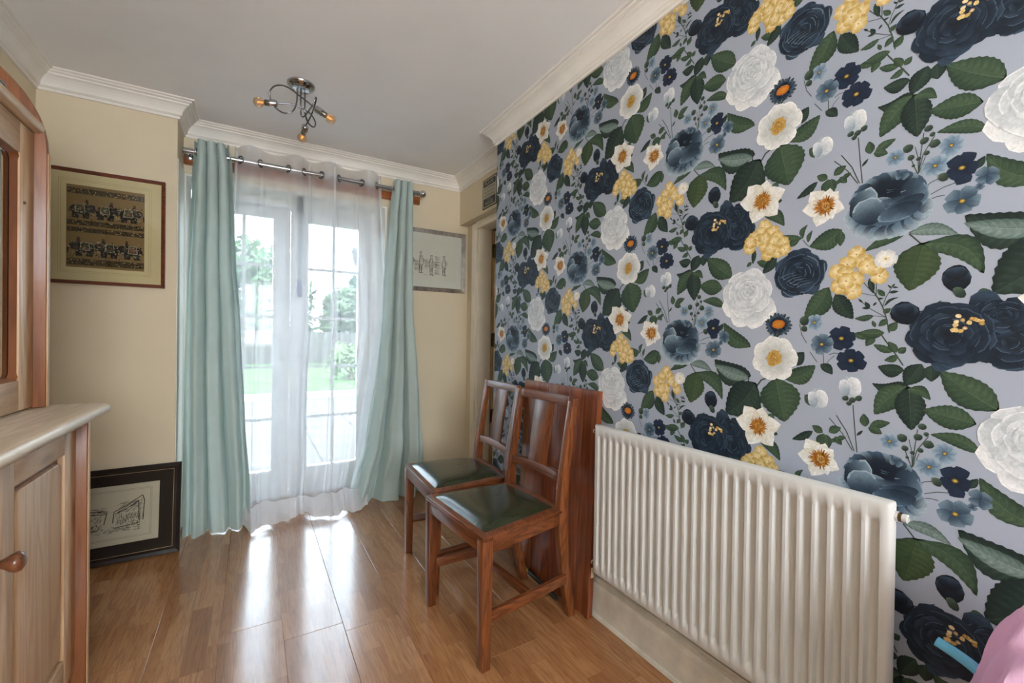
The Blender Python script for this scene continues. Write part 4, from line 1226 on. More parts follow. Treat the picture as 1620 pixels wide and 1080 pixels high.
# rounded worktop
def worktop():
    x0, x1, y0, y1, r = BX0 - 0.005, -0.385, Y0 - 0.06, Y1 + 0.06, 0.045
    ol = [(x0, y0)] + [(x1 - r + r * math.cos(a), y0 + r + r * math.sin(a)) for a in [-PI / 2 + PI / 2 * i / 6 for i in range(7)]] + [(x1 - r + r * math.cos(a), y1 - r + r * math.sin(a)) for a in [PI / 2 * i / 6 for i in range(7)]] + [(x0, y1)]
    m_ = MB(); zt, zb_ = 0.8775, 0.8455
    prof = [(0.0, zb_), (0.008, zb_ + 0.002), (0.014, zb_ + 0.008), (0.016, (zt + zb_) / 2), (0.014, zt - 0.008), (0.008, zt - 0.002), (0.0, zt)]
    cx_, cy_ = (x0 + x1) / 2, (y0 + y1) / 2
    rings = []
    for d, z in prof:
        ring = []
        for (px, py) in ol:
            nx = px - 0.016 + d if px > x0 + 1e-6 else px
            ny = py + (0.016 - d) * (1 if py < cy_ - 0.3 else -1 if py > cy_ + 0.3 else 0)
            ring.append((nx, ny, z))
        rings.append(ring)
    n = len(ol); vs = [p for r_ in rings for p in r_]; fs = []
    for i in range(len(prof) - 1):
        for j in range(n):
            fs.append((i * n + j, i * n + (j + 1) % n, (i + 1) * n + (j + 1) % n, (i + 1) * n + j))
    fs.append(tuple(range(n - 1, -1, -1))); fs.append(tuple(range((len(prof) - 1) * n, len(prof) * n)))
    return MB().add(vs, fs)
dpart(worktop().build('worktop', MT['pine_top'], db, smooth=True))

def rounded_rect(y0, y1, z0, z1, r, n=5):
    pts = []
    for cy_, cz_, a0 in ((y1 - r, z1 - r, 0), (y0 + r, z1 - r, PI / 2), (y0 + r, z0 + r, PI), (y1 - r, z0 + r, 3 * PI / 2)):
        for i in range(n + 1):
            a = a0 + PI / 2 * i / n
            pts.append((cy_ + r * math.cos(a), cz_ + r * math.sin(a)))
    return pts
def base_door(y0, y1, hinge_far):
    d = dpart(box('door', MT['pine_shade'], BF - 0.030, y0 + 0.002, 0.075, BF - 0.016, y1 - 0.002, 0.838, db))
    sw = 0.088
    dpart(box('stile', MT['pine'], BF - 0.020, y0 + 0.002, 0.075, BF, y0 + sw, 0.838, d, 0.0015))
    dpart(box('stile', MT['pine'], BF - 0.020, y1 - sw, 0.075, BF, y1 - 0.002, 0.838, d, 0.0015))
    dpart(box('rail', MT['pine_y'], BF - 0.020, y0 + sw + 0.001, 0.752, BF, y1 - sw - 0.001, 0.838, d, 0.0015))
    dpart(box('rail', MT['pine_y'], BF - 0.020, y0 + sw + 0.001, 0.075, BF, y1 - sw - 0.001, 0.165, d, 0.0015))
    dpart(MB().prism(rounded_rect(y0 + sw + 0.017, y1 - sw - 0.017, 0.182, 0.735, 0.020), 'yz', BF - 0.018, BF - 0.003).build('panel', MT['pine'], d, bevel=0.004))
    if hinge_far: return
    ky = y1 - 0.045
    dpart(MB().lathe([(0.013, 0), (0.013, 0.004), (0.009, 0.012), (0.008, 0.024), (0.012, 0.032), (0.018, 0.040), (0.0205, 0.048), (0.018, 0.055), (0.010, 0.059), (0.001, 0.060)], (BF, ky, 0.632), (1, 0, 0), 20).build('knob', MT['knob'], d, smooth=True))
base_door(Y0 + 0.02, 1.31, False)
base_door(1.31, Y1 - 0.02, True)

# upper hutch standing on the base
hu = tag(empty('glazed_hutch', (-0.69, 1.31, 0.878)), 'pine glazed hutch with curved end panels standing on the dresser base', 'dresser hutch')
HX0, HF, HP = -0.838, -0.547, -0.521
ZT = 0.8785
for ya, yb in ((Y0, Y0 + 0.02), (Y1 - 0.02, Y1)):
    prof = [(HX0, ZT), (HP, ZT), (HP, 1.62)]
    for i in range(1, 15):
        a = PI / 2 * i / 14
        prof.append((-0.838 + (HP + 0.838) * math.cos(a), 1.62 + 0.315 * math.sin(a)))
    dpart(MB().prism(prof, 'xz', ya, yb).build('end_panel', MT['pine_shade'], hu, bevel=0.002))
for ya, yb in ((Y0, Y0 + 0.02), (Y1 - 0.02, Y1)):
    dpart(box('edging', MT['pine'], HP + 0.0002, ya + 0.002, ZT, HP + 0.003, yb, 1.62, hu, 0.001))
dpart(box('back_board', MT['pine'], HX0, Y0 + 0.02, ZT, HX0 + 0.012, Y1 - 0.02, 1.86, hu))
dpart(box('top_board', MT['pine_y'], HX0 + 0.012, Y0 + 0.02, 1.672, HF, Y1 - 0.02, 1.69, hu))
dpart(box('bottom_board', MT['pine_y'], HX0 + 0.012, Y0 + 0.02, ZT, HF - 0.02, Y1 - 0.02, ZT + 0.016, hu))
for sz_ in (1.12, 1.38):
    dpart(box('shelf', MT['pine_y'], HX0 + 0.012, Y0 + 0.021, sz_, HF - 0.035, Y1 - 0.021, sz_ + 0.016, hu))
dpart(MB().tube([(HF + 0.004, Y0 + 0.021, 1.690), (HF + 0.004, Y1 - 0.021, 1.690)], 0.018, 14).build('top_moulding', MT['pine_y'], hu, smooth=True))
def hutch_door(y0, y1, hinge_far):
    sw = 0.088; z0, z1 = ZT + 0.004, 1.670
    d = dpart(box('door', MT['pine'], HF - 0.022, y1 - sw, z0, HF, y1 - 0.002, z1, hu, 0.0015))
    dpart(box('stile', MT['pine'], HF - 0.022, y0 + 0.002, z0, HF, y0 + sw, z1, d, 0.0015))
    dpart(box('rail', MT['pine_y'], HF - 0.022, y0 + sw + 0.001, 1.585, HF, y1 - sw - 0.001, z1, d, 0.0015))
    dpart(box('rail', MT['pine_y'], HF - 0.022, y0 + sw + 0.001, z0, HF, y1 - sw - 0.001, 0.965, d, 0.0015))
    dpart(box('pane', MT['hglass'], HF - 0.021, y0 + sw - 0.01, 0.955, HF - 0.018, y1 - sw + 0.01, 1.595, d))
    ol = rounded_rect(y0 + sw - 0.002, y1 - sw + 0.002, 0.963, 1.587, 0.022, 5); il = rounded_rect(y0 + sw + 0.010, y1 - sw - 0.010, 0.975, 1.575, 0.018, 5)
    n = len(ol); vs = [(HF - 0.002, *p) for p in ol] + [(HF - 0.017, *p) for p in il] + [(HF - 0.0175, *p) for p in ol]
    fs = [(i, (i + 1) % n, n + (i + 1) % n, n + i) for i in range(n)] + [(n + i, n + (i + 1) % n, 2 * n + (i + 1) % n, 2 * n + i) for i in range(n)]
    dpart(MB().add(vs, fs).build('glazing_bead', MT['pine_shade'], d))
    if hinge_far:
        dpart(MB().lathe([(0.004, 0), (0.004, 0.003), (0.001, 0.005)], (HF, y1 - 0.066, 1.455), (1, 0, 0), 10).build('pin', MT['steel'], d, smooth=True))
    ky = y0 + 0.045 if hinge_far else y1 - 0.045
    dpart(MB().lathe([(0.009, 0), (0.009, 0.004), (0.006, 0.010), (0.006, 0.016), (0.013, 0.024), (0.015, 0.032), (0.011, 0.038), (0.001, 0.041)], (HF, ky, 1.15), (1, 0, 0), 16).build('knob', MT['knob'], d, smooth=True))
MT['hglass'] = glassy('hutch_glass', (215, 225, 230), 3.0)
hutch_door(Y0 + 0.02, 1.31, False)
hutch_door(1.31, Y1 - 0.02, True)
dish = tag(empty('pewter_dish', (-0.625, 1.60, 1.691)), 'round grey dish lying on top of the pine hutch', 'dish')
MB().lathe([(0.045, 0.0), (0.05, 0.002), (0.065, 0.012), (0.078, 0.030), (0.080, 0.034), (0.076, 0.034), (0.062, 0.016), (0.045, 0.006), (0.001, 0.005)], n=28).build('bowl', plain('pewter', (150, 152, 154), 0.35, 0.6), dish, smooth=True)
MB().tube([(0.079 * math.cos(a), 0.079 * math.sin(a), 0.034) for a in [2 * PI * i / 28 for i in range(28)]], 0.003, 8, closed=True).build('rim', MT['steel'], dish, smooth=True)

# ================================================================== dining chairs
MT['oak'] = wood('worn_brown_oak', (136, 78, 42), (108, 58, 30), (44, 22, 12), 'z', 0.33, 260, 34, 0.25, 0.06)
MT['oak_x'] = wood('worn_brown_oak_rail', (134, 76, 41), (106, 57, 30), (44, 22, 12), 'x', 0.33, 260, 34, 0.25, 0.06)
MT['oak_y'] = wood('worn_brown_oak_cross', (134, 76, 41), (106, 57, 30), (44, 22, 12), 'y', 0.33, 260, 34, 0.25, 0.06)
MT['leather'] = plain('dark_green_leather', (44, 49, 33), 0.24, 0, 0.5, 0.12, 30, 0.10, 260, 0.15)

def make_chair(name):
    t = empty(name)
    L = 0.040
    # front legs: outer width 0.46
    for s in (-1, 1):
        y0, y1 = (s * 0.23, s * 0.19) if s > 0 else (-0.23, -0.19)
        b = [(0.004, min(y0, y1) + 0.002, 0), (0.036, min(y0, y1) + 0.002, 0), (0.036, max(y0, y1) - 0.002, 0), (0.004, max(y0, y1) - 0.002, 0)]
        tp = [(0.0, min(y0, y1), 0.432), (0.042, min(y0, y1), 0.432), (0.042, max(y0, y1), 0.432), (0.0, max(y0, y1), 0.432)]
        MB().hexa(b, tp).build('leg', MT['oak'], t, bevel=0.003)
    # rear legs with the back posts in one curved piece
    spine = [(0.455, 0.0), (0.432, 0.10), (0.408, 0.22), (0.392, 0.34), (0.386, 0.44), (0.390, 0.52), (0.402, 0.62), (0.420, 0.74), (0.440, 0.866)]
    dep = [0.034, 0.036, 0.040, 0.044, 0.046, 0.042, 0.036, 0.032, 0.028]
    def ysp(z): return 0.170 + 0.018 * min(1, z / 0.45) + 0.002
    for s in (-1, 1):
        vs = []; fs = []
        for (x_, z), d in zip(spine, dep):
            yo = ysp(z) * s; yi = (ysp(z) - 0.030) * s
            vs += [(x_ - d / 2, yo, z), (x_ + d / 2, yo, z), (x_ + d / 2, yi, z), (x_ - d / 2, yi, z)]
        n = len(spine)
        for i in range(n - 1):
            for k in range(4):
                fs.append((4 * i + k, 4 * i + (k + 1) % 4, 4 * (i + 1) + (k + 1) % 4, 4 * (i + 1) + k))
        fs += [(3, 2, 1, 0), (4 * n - 4, 4 * n - 3, 4 * n - 2, 4 * n - 1)]
        MB().add(vs, fs).build('back_leg', MT['oak'], t, bevel=0.0025)
    # seat rails
    z0, z1 = 0.388, 0.446
    MB().hexa([(0.002, -0.189, z0), (0.026, -0.189, z0), (0.026, 0.189, z0), (0.002, 0.189, z0)], [(0.002, -0.189, z1), (0.026, -0.189, z1), (0.026, 0.189, z1), (0.002, 0.189, z1)]).build('seat_rail', MT['oak_y'], t, bevel=0.003)
    for s in (-1, 1):
        a = [(0.040, s * 0.229, z0), (0.370, s * 0.187, z0), (0.370, s * 0.165, z0), (0.040, s * 0.207, z0)]
        b = [(p[0], p[1], z1) for p in a]
        MB().hexa(a, b).build('seat_rail', MT['oak_x'], t, bevel=0.003)
    MB().box(0.372, -0.158, z0 + 0.01, 0.394, 0.158, z1 + 0.006).build('seat_rail', MT['oak_y'], t, bevel=0.003)
    # capping of the front corners and the frame lip that holds the seat
    lip = MB()
    fr_o = [(0.0, -0.230), (0.0, 0.230), (0.392, 0.188), (0.392, -0.188)]; fr_i = [(0.022, -0.205), (0.022, 0.205), (0.362, 0.160), (0.362, -0.160)]
    vs = [(x_, y_, 0.4325 + 0.014) for x_, y_ in fr_o] + [(x_, y_, 0.446 + 0.007) for x_, y_ in fr_i] + [(x_, y_, 0.4325) for x_, y_ in fr_o] + [(x_, y_, 0.4325) for x_, y_ in fr_i]
    fs = []
    for i in range(4):
        j = (i + 1) % 4
        fs += [(i, j, 4 + j, 4 + i), (8 + i, 8 + j, j, i), (4 + i, 4 + j, 12 + j, 12 + i), (8 + j, 8 + i, 12 + i, 12 + j)]
    lip.add(vs, fs).build('seat_frame', MT['oak_y'], t, bevel=0.002)
    # leather drop-in seat
    def seat(s, q):
        x_ = 0.024 + 0.336 * s
        hw = 0.2035 - 0.044 * s
        y_ = (2 * q - 1) * hw
        e = min(s, 1 - s) * 0.336; f_ = (1 - abs(2 * q - 1)) * hw
        h = 0.026 * (1 - math.exp(-e / 0.026)) * (1 - math.exp(-f_ / 0.026))
        h -= 0.0025 * math.exp(-((s - 0.55) ** 2 + (q - 0.52) ** 2) / 0.0006)
        return (x_, y_, 0.449 + h)
    st = MB().grid(seat, 40, 40).build('seat_pad', MT['leather'], t, smooth=True)
    MB().lathe([(0.003, 0), (0.002, 0.0015), (0.0005, 0.002)], (0.21, 0.008, 0.4725), (0, 0, 1), 8).build('pad_stud', MT['black'], st)
    # back: top rail, lower curved rail and one wide splat
    def bx(z):
        for (a, za), (b, zb_) in zip(spine, spine[1:]):
            if za <= z <= zb_: return a + (b - a) * (z - za) / (zb_ - za)
        return spine[-1][0]
    def rail(z0_, z1_, bow, dz, nm):
        vs = []; fs = []; n = 12
        for i in range(n + 1):
            u = -1 + 2 * i / n; y_ = u * 0.160
            c = bow * (1 - u * u); zz = dz * (1 - u * u)
            xa, xb = bx(z0_) + c, bx(z1_) + c
            vs += [(xa - 0.011, y_, z0_ + zz), (xa + 0.010, y_, z0_ + zz), (xb + 0.010, y_, z1_ + zz), (xb - 0.011, y_, z1_ + zz)]
        for i in range(n):
            for k in range(4):
                fs.append((4 * i + k, 4 * i + (k + 1) % 4, 4 * (i + 1) + (k + 1) % 4, 4 * (i + 1) + k))
        fs += [(3, 2, 1, 0), (4 * n, 4 * n + 1, 4 * n + 2, 4 * n + 3)]
        MB().add(vs, fs).build(nm, MT['oak_y'], t, bevel=0.002)
    rail(0.838, 0.872, 0.008, 0.0, 'top_rail')
    rail(0.540, 0.574, 0.012, 0.006, 'lower_back_rail')
    for s in (-1, 1):   # rounded shoulders joining post and top rail
        MB().prism([(s * 0.1575, 0.838), (s * 0.1925, 0.838), (s * 0.1925, 0.856), (s * 0.187, 0.868), (s * 0.176, 0.874), (s * 0.1575, 0.874)], 'yz', bx(0.85) - 0.013, bx(0.85) + 0.014).build('shoulder', MT['oak'], t, bevel=0.002)
    vs = []; fs = []
    for z in (0.578, 0.67, 0.76, 0.839):
        hw = 0.058 + 0.004 * (z - 0.58) / 0.26
        c = bx(z) + 0.006
        vs += [(c - 0.005, -hw, z), (c + 0.005, -hw, z), (c + 0.005, hw, z), (c - 0.005, hw, z)]
    for i in range(3):
        for k in range(4):
            fs.append((4 * i + k, 4 * i + (k + 1) % 4, 4 * (i + 1) + (k + 1) % 4, 4 * (i + 1) + k))
    fs += [(3, 2, 1, 0), (12, 13, 14, 15)]
    MB().add(vs, fs).build('back_splat', MT['oak'], t, bevel=0.001)
    # stretchers: one each side and one across the middle
    for s in (-1, 1):
        a = [(0.036, s * 0.221, 0.150), (0.410, s * 0.186, 0.150), (0.410, s * 0.168, 0.150), (0.036, s * 0.203, 0.150)]
        MB().hexa(a, [(p[0], p[1], 0.186) for p in a]).build('stretcher', MT['oak_x'], t, bevel=0.002)
    MB().box(0.215, -0.186, 0.154, 0.235, 0.186, 0.184).build('cross_stretcher', MT['oak_y'], t, bevel=0.002)
    return t
ch1 = make_chair('dining_chair')
ch1.location = (0.632, 1.478, 0); ch1.rotation_euler = (0, 0, math.radians(4.0))
tag(ch1, 'brown wooden dining chair with green leather seat, nearer the radiator', 'chair', 'pair of leather-seated dining chairs')
ch2 = copy_tree(ch1)
ch2.location = (0.664, 1.955, 0); ch2.rotation_euler = (0, 0, math.radians(-2.5))
tag(ch2, 'brown wooden dining chair with green leather seat, nearer the garden doors', 'chair', 'pair of leather-seated dining chairs')

# ================================================================== loose table top leaning on the wall
lw = ((176, 122, 78), (156, 100, 60), (104, 60, 34)); rw_ = ((142, 74, 40), (118, 56, 28), (64, 26, 13))
tt = tag(empty('table_leaf', (1.147, 1.56, 0.0)), 'reddish pine plank table leaf leaning on the papered wall', 'table leaf')
tilt = math.atan2(0.0385, 0.893)
edges = [0.267, 0.225, 0.150, 0.066, -0.010, -0.095, -0.180, -0.268]
for i in range(7):
    k = [0.75, 0.35, 0.2, 0.0, 0.1, 0.0, 0.15][i]
    cols = [mixc(rw_[j], lw[j], k) for j in range(3)]
    mt = wood('stained_plank_%d' % i, *cols, 'z', 0.32, 160, 12, 0.3, 0.05, knots=0.8, rings=22)
    o = MB().box(-0.013, edges[i + 1] + 0.0003, 0.0, 0.013, edges[i] - 0.0003, 0.894).build('plank', mt, tt, bevel=0.0012, seg=1)
    o.rotation_euler = (0, tilt, 0); o.location = (0.0005, 0, 0.0007)
o = MB().box(-0.004, -0.2690, 0.16, 0.010, -0.2682, 0.20).build('sticker', plain('cream_sticker', (206, 188, 150), 0.7), tt)
o.rotation_euler = (0, tilt, 0)
pl = tag(empty('metal_rod', (1.112, 1.60, 0.0)), 'short black metal rod with brass end lying under the chair', 'rod')
MB().tube([(0.006, 0.085, 0.009), (-0.006, -0.15, 0.009)], 0.0088, 10).build('shaft', MT['black'], pl, smooth=True)
MB().tube([(0.0077, 0.118, 0.0105), (0.006, 0.085, 0.0105)], 0.0102, 12).build('ferrule', MT['brass'], pl, smooth=True)

# ================================================================== radiator
def radiator():
    r = tag(empty('radiator', (1.13, 0.79, 0.0)), 'white ribbed panel radiator under the floral wallpaper', 'radiator')
    y0, y1, z0, z1 = -0.442, 0.442, 0.222, 0.782
    n = 27; pitch = (y1 - y0 - 0.036) / n
    # horizontal profile: raised flats with recessed channels between them
    xs = -0.030
    prof = [(y0 + 0.0, xs + 0.016), (y0 + 0.003, xs + 0.006), (y0 + 0.010, xs)]
    chans = []
    for i in range(n):
        c = y0 + 0.018 + pitch * (i + 0.5)
        chans.append(c)
    # build as a height-field: rows (z) by columns (y)
    cols = [y0, y0 + 0.003, y0 + 0.009, y0 + 0.016]
    flag = [0, 0, 0, 0]; dep = [0.014, 0.004, 0.0, 0.0]
    for c in chans:
        for d, k in ((-0.46, 0.0), (-0.40, 0.25), (-0.34, 0.9), (-0.30, 1.0), (0.16, 1.0), (0.20, 0.9), (0.26, 0.25), (0.32, 0.0)):
            cols.append(c + d * pitch); flag.append(k); dep.append(0.0)
    cols += [y1 - 0.016, y1 - 0.009, y1 - 0.003, y1]; flag += [0, 0, 0, 0]; dep += [0.0, 0.0, 0.004, 0.014]
    rows = [(z0, 0.0, 0.014), (z0 + 0.003, 0.0, 0.004), (z0 + 0.009, 0.0, 0.0), (z0 + 0.034, 0.0, 0.0), (z0 + 0.046, 0.55, 0.0), (z0 + 0.056, 1.0, 0.0), (z1 - 0.056, 1.0, 0.0), (z1 - 0.046, 0.55, 0.0), (z1 - 0.036, 0.0, 0.0), (z1 - 0.009, 0.0, 0.0), (z1 - 0.003, 0.0, 0.004), (z1, 0.0, 0.014)]
    vs = [(xs + max(dp, rd) + 0.0140 * fl * rf, y_, z) for z, rf, rd in rows for y_, fl, dp in zip(cols, flag, dep)]
    nc = len(cols)
    fs = [(j * nc + i, j * nc + i + 1, (j + 1) * nc + i + 1, (j + 1) * nc + i) for j in range(len(rows) - 1) for i in range(nc - 1)]
    MB().add(vs, fs).build('front_panel', MT['rad'], r, smooth=True)
    box('back_panel', MT['rad'], xs + 0.0150, y0 + 0.001, z0 + 0.001, xs + 0.030, y1 - 0.001, z1 - 0.001, r, 0.006)
    for hy, hz in ((y0, z1 - 0.030), (y1, z1 - 0.030), (y0, z0 + 0.030), (y1, z0 + 0.030)):
        s = -1 if hy < 0 else 1
        b = MB().lathe([(0.010, 0), (0.010, 0.008)], (xs + 0.020, hy - s * 0.004, hz), (0, s, 0), 14).build('boss', MT['rad'], r, smooth=True)
        MB().lathe([(0.0095, 0.008), (0.0095, 0.014)], (xs + 0.020, hy - s * 0.004, hz), (0, s, 0), 6).build('union_nut', MT['dkbrass'], b)
        MB().lathe([(0.0085, 0.014), (0.0085, 0.022), (0.006, 0.024), (0.006, 0.019)], (xs + 0.020, hy - s * 0.004, hz), (0, s, 0), 12).build('plug', MT['rad'], b, smooth=True)
    for by in (-0.27, 0.12):
        MB().box(0.001, by - 0.012, z0 + 0.02, 0.0650, by + 0.012, z1 - 0.05).box(xs + 0.012, by - 0.010, z0 - 0.010, 0.030, by + 0.010, z0 + 0.0005).build('bracket', MT['rad'], r)
    return r
radiator()

# ================================================================== pictures
def pic_frame(name, label, w, h, prof_w, depth, mt_frame, group=None):
    # picture lying in the local XZ plane, looking along -Y, origin at the bottom centre
    t = tag(empty(name), label, 'picture', group)
    for nm, a in (('frame_rail', 0), ('frame_rail', 1), ('frame_stile', 2), ('frame_stile', 3)):
        W_, H_ = w / 2, h; p = prof_w
        O = [(-W_, 0), (W_, 0), (W_, H_), (-W_, H_)]; I = [(-W_ + p, p), (W_ - p, p), (W_ - p, H_ - p), (-W_ + p, H_ - p)]
        k = {0: (0, 1), 1: (2, 3), 2: (1, 2), 3: (3, 0)}[a]
        q = [O[k[0]], O[k[1]], I[k[1]], I[k[0]]]
        MB().hexa([(x_, 0, z) for x_, z in q], [(q[0][0], -depth, q[0][1]), (q[1][0], -depth, q[1][1]), (q[2][0], -depth * 0.7, q[2][1]), (q[3][0], -depth * 0.7, q[3][1])]).build(nm, mt_frame, t, bevel=0.0008, seg=1)
    return t
def sheet(name, mt, t, x0, z0, x1, z1, y, th=0.0008):
    return MB().box(x0, y, z0, x1, y + th, z1).build(name, mt, t)
def ring_mat(name, mt, t, o, i, y, th=0.0014):
    vs = []
    for yy in (y, y + th):
        vs += [(o[0], yy, o[1]), (o[2], yy, o[1]), (o[2], yy, o[3]), (o[0], yy, o[3]), (i[0], yy, i[1]), (i[2], yy, i[1]), (i[2], yy, i[3]), (i[0], yy, i[3])]
    fs = []
    for k in range(4):
        j = (k + 1) % 4
        fs += [(k, j, 4 + j, 4 + k), (8 + j, 8 + k, 12 + k, 12 + j), (k, j, 8 + j, 8 + k), (4 + j, 4 + k, 12 + k, 12 + j)]
    return MB().add(vs, fs).build(name, mt, t)
INKM = vcol('printed_ink', 0.8, 0.15, 0.05, 300)
def ink(name, P, t, y, step=6e-6):
    V, C, F, Z = P.arrays()
    pos = np.stack([V[:, 0] / 100, y - 0.0002 - Z * step, V[:, 1] / 100], 1)
    o = flat_mesh(name, pos, C, F, INKM, t); o['kind'] = 'stuff'
    return o

# elephant print, hung on the wall beside the dresser
MT['mahog'] = wood('mahogany_frame', (120, 62, 40), (98, 46, 30), (58, 24, 16), 'x', 0.35, 220, 30, 0.3)
ep = pic_frame('framed_print', 'mahogany-framed print of two rows of decorated elephants on tan cloth', 0.448, 0.538, 0.016, 0.022, MT['mahog'])
ep.location = (-0.613, YS - 0.001, 1.329)
MT['matboard'] = plain('cream_mount_board', (214, 200, 160), 0.9, 0, 0.2, 0.02)
sheet('backing', MT['matboard'], ep, -0.215, 0.012, 0.215, 0.526, -0.006)
ring_mat('mount', MT['matboard'], ep, (-0.212, 0.014, 0.212, 0.524), (-0.142, 0.078, 0.142, 0.466), -0.0115)
ln_ = Pr()
for d, c in ((1.8, (190, 168, 120)), (2.6, (196, 178, 132))):
    x0, z0, x1, z1 = -14.2 - d, 7.8 - d, 14.2 + d, 46.6 + d
    for a, b in (((x0, z0), (x1, z0)), ((x1, z0), (x1, z1)), ((x1, z1), (x0, z1)), ((x0, z1), (x0, z0))):
        ln_.line([a, b], 0.12, c)
ink('ruled_line', ln_, ep, -0.0116)
def elephants():
    P = Pr(); rg = random.Random(4)
    P.tri([(-14.2, 7.8), (14.2, 7.8), (14.2, 46.6), (-14.2, 46.6)], [(150, 124, 84)] * 4, [(0, 1, 2), (0, 2, 3)])
    for z0, z1 in ((42.6, 45.2), (27.8, 30.2), (24.6, 26.8), (9.0, 12.0)):
        P.tri([(-14.0, z0), (14.0, z0), (14.0, z1), (-14.0, z1)], [(92, 78, 58)] * 4, [(0, 1, 2), (0, 2, 3)])
        for i in range(150):
            q = (rg.uniform(-13.7, 13.7), rg.uniform(z0 + .2, z1 - .2)); a = rg.uniform(0, 3.1)
            P.ellipse(q, rg.uniform(.25, .55), rg.uniform(.1, .2), *[rg.choice([(34, 32, 30), (40, 40, 40), (196, 176, 132), (60, 52, 42)])] * 2, 6, rot=a)
    def elephant(cx_, z, s, facing):
        dk = (44, 44, 44)
        X = lambda a: cx_ + a * facing * s
        for lx in (-2.6, -1.4, 1.1, 2.3):
            P.tri([(X(lx - .55), z), (X(lx + .55), z), (X(lx + .7), z + 3.2 * s), (X(lx - .7), z + 3.2 * s)], [dk] * 4, [(0, 1, 2), (0, 2, 3)])
        P.ellipse((X(-.2), z + 4.2 * s), 3.9 * s, 2.5 * s, (60, 60, 58), dk, 18)
        P.ellipse((X(3.6), z + 4.9 * s), 1.7 * s, 1.8 * s, (64, 62, 60), dk, 14)
        P.line([(X(4.8), z + 4.6 * s), (X(5.7), z + 3.2 * s), (X(5.6), z + 1.6 * s), (X(6.1), z + .9 * s)], .95 * s, dk, True)
        P.line([(X(-4.0), z + 4.4 * s), (X(-4.5), z + 2.6 * s)], .3, dk)
        P.ellipse((X(2.7), z + 4.9 * s), .95 * s, 1.3 * s, (92, 88, 82), (60, 58, 56), 10)
        P.line([(X(4.6), z + 3.9 * s), (X(5.4), z + 4.1 * s)], .3, (206, 190, 150))
        sad = rg.choice([(84, 92, 80), (104, 84, 72), (60, 74, 66)])
        P.tri([(X(-2.2), z + 3.0 * s), (X(1.4), z + 3.0 * s), (X(1.0), z + 6.7 * s), (X(-1.8), z + 6.7 * s)], [sad] * 4, [(0, 1, 2), (0, 2, 3)])
        P.line([(X(-2.2), z + 3.0 * s), (X(1.4), z + 3.0 * s), (X(1.0), z + 6.7 * s), (X(-1.8), z + 6.7 * s), (X(-2.2), z + 3.0 * s)], .28, (204, 188, 150))
        P.tri([(X(-1.2), z + 3.8 * s), (X(.5), z + 3.8 * s), (X(-.35), z + 5.8 * s)], [(150, 112, 92)] * 3, [(0, 1, 2)])
        P.ellipse((X(1.9), z + 7.3 * s), .75 * s, 1.1 * s, (80, 70, 62), (48, 44, 42), 10)
        P.ellipse((X(2.0), z + 8.7 * s), .55 * s, .55 * s, (120, 92, 72), (60, 52, 46), 8)
        for i in range(60):
            q = (X(rg.uniform(-4.2, 5.4)), z + s * rg.uniform(0.6, 7.6))
            P.ellipse(q, rg.uniform(.2, .5), rg.uniform(.14, .3), *[rg.choice([(200, 186, 150), (30, 30, 30), (150, 112, 104), (120, 130, 118)])] * 2, 6)
    for z, fc in ((31.2, (1, 1, 1)), (13.2, (-1, -1, -1))):
        for cx_, f_ in zip((-8.6, .2, 8.8), fc):
            elephant(cx_ - f_ * .5, z, .98, f_)
    for z0 in (31.0, 13.0):
        for i in range(60):
            q = (rg.uniform(-13.6, 13.6), z0 + rg.uniform(-.9, .9))
            P.line([q, (q[0] + rg.uniform(-.5, .5), q[1] + rg.uniform(.5, 1.3))], .16, (66, 60, 48), True)
    return P
ink('elephant_print', elephants(), ep, -0.0070)
sheet('glazing', MT['pglass'], ep, -0.212, 0.014, 0.212, 0.524, -0.0145, 0.001)

# sketch standing on the floor
MT['ebony'] = plain('ebony_frame', (34, 29, 27), 0.35, 0, 0.5, 0.2, 30)
fp = pic_frame('framed_sketch', 'black-framed pencil sketch leaning on the wall beside the green curtain', 0.545, 0.440, 0.017, 0.020, MT['ebony'])
fp.location = (-0.583, 2.738, 0.0015); fp.rotation_euler = (-math.atan2(0.066, 0.435), 0, math.radians(0.5))
MT['darkmat'] = plain('dark_brown_mount', (46, 39, 35), 0.8, 0, 0.3, 0.05)
MT['paper'] = plain('ivory_paper', (206, 198, 180), 0.9, 0, 0.2, 0.02)
sheet('backing', MT['darkmat'], fp, -0.258, 0.014, 0.258, 0.426, -0.005)
ring_mat('mount', MT['darkmat'], fp, (-0.2555, 0.017, 0.2555, 0.423), (-0.186, 0.082, 0.186, 0.358), -0.0115)
sheet('paper', MT['paper'], fp, -0.19, 0.078, 0.19, 0.362, -0.0070)
MT['gilt'] = plain('pale_gilt', (196, 168, 130), 0.5, 0.2)
ring_mat('gilt_line', MT['gilt'], fp, (-0.243, 0.029, 0.243, 0.411), (-0.2412, 0.0308, 0.2412, 0.4092), -0.0123, 0.0005)
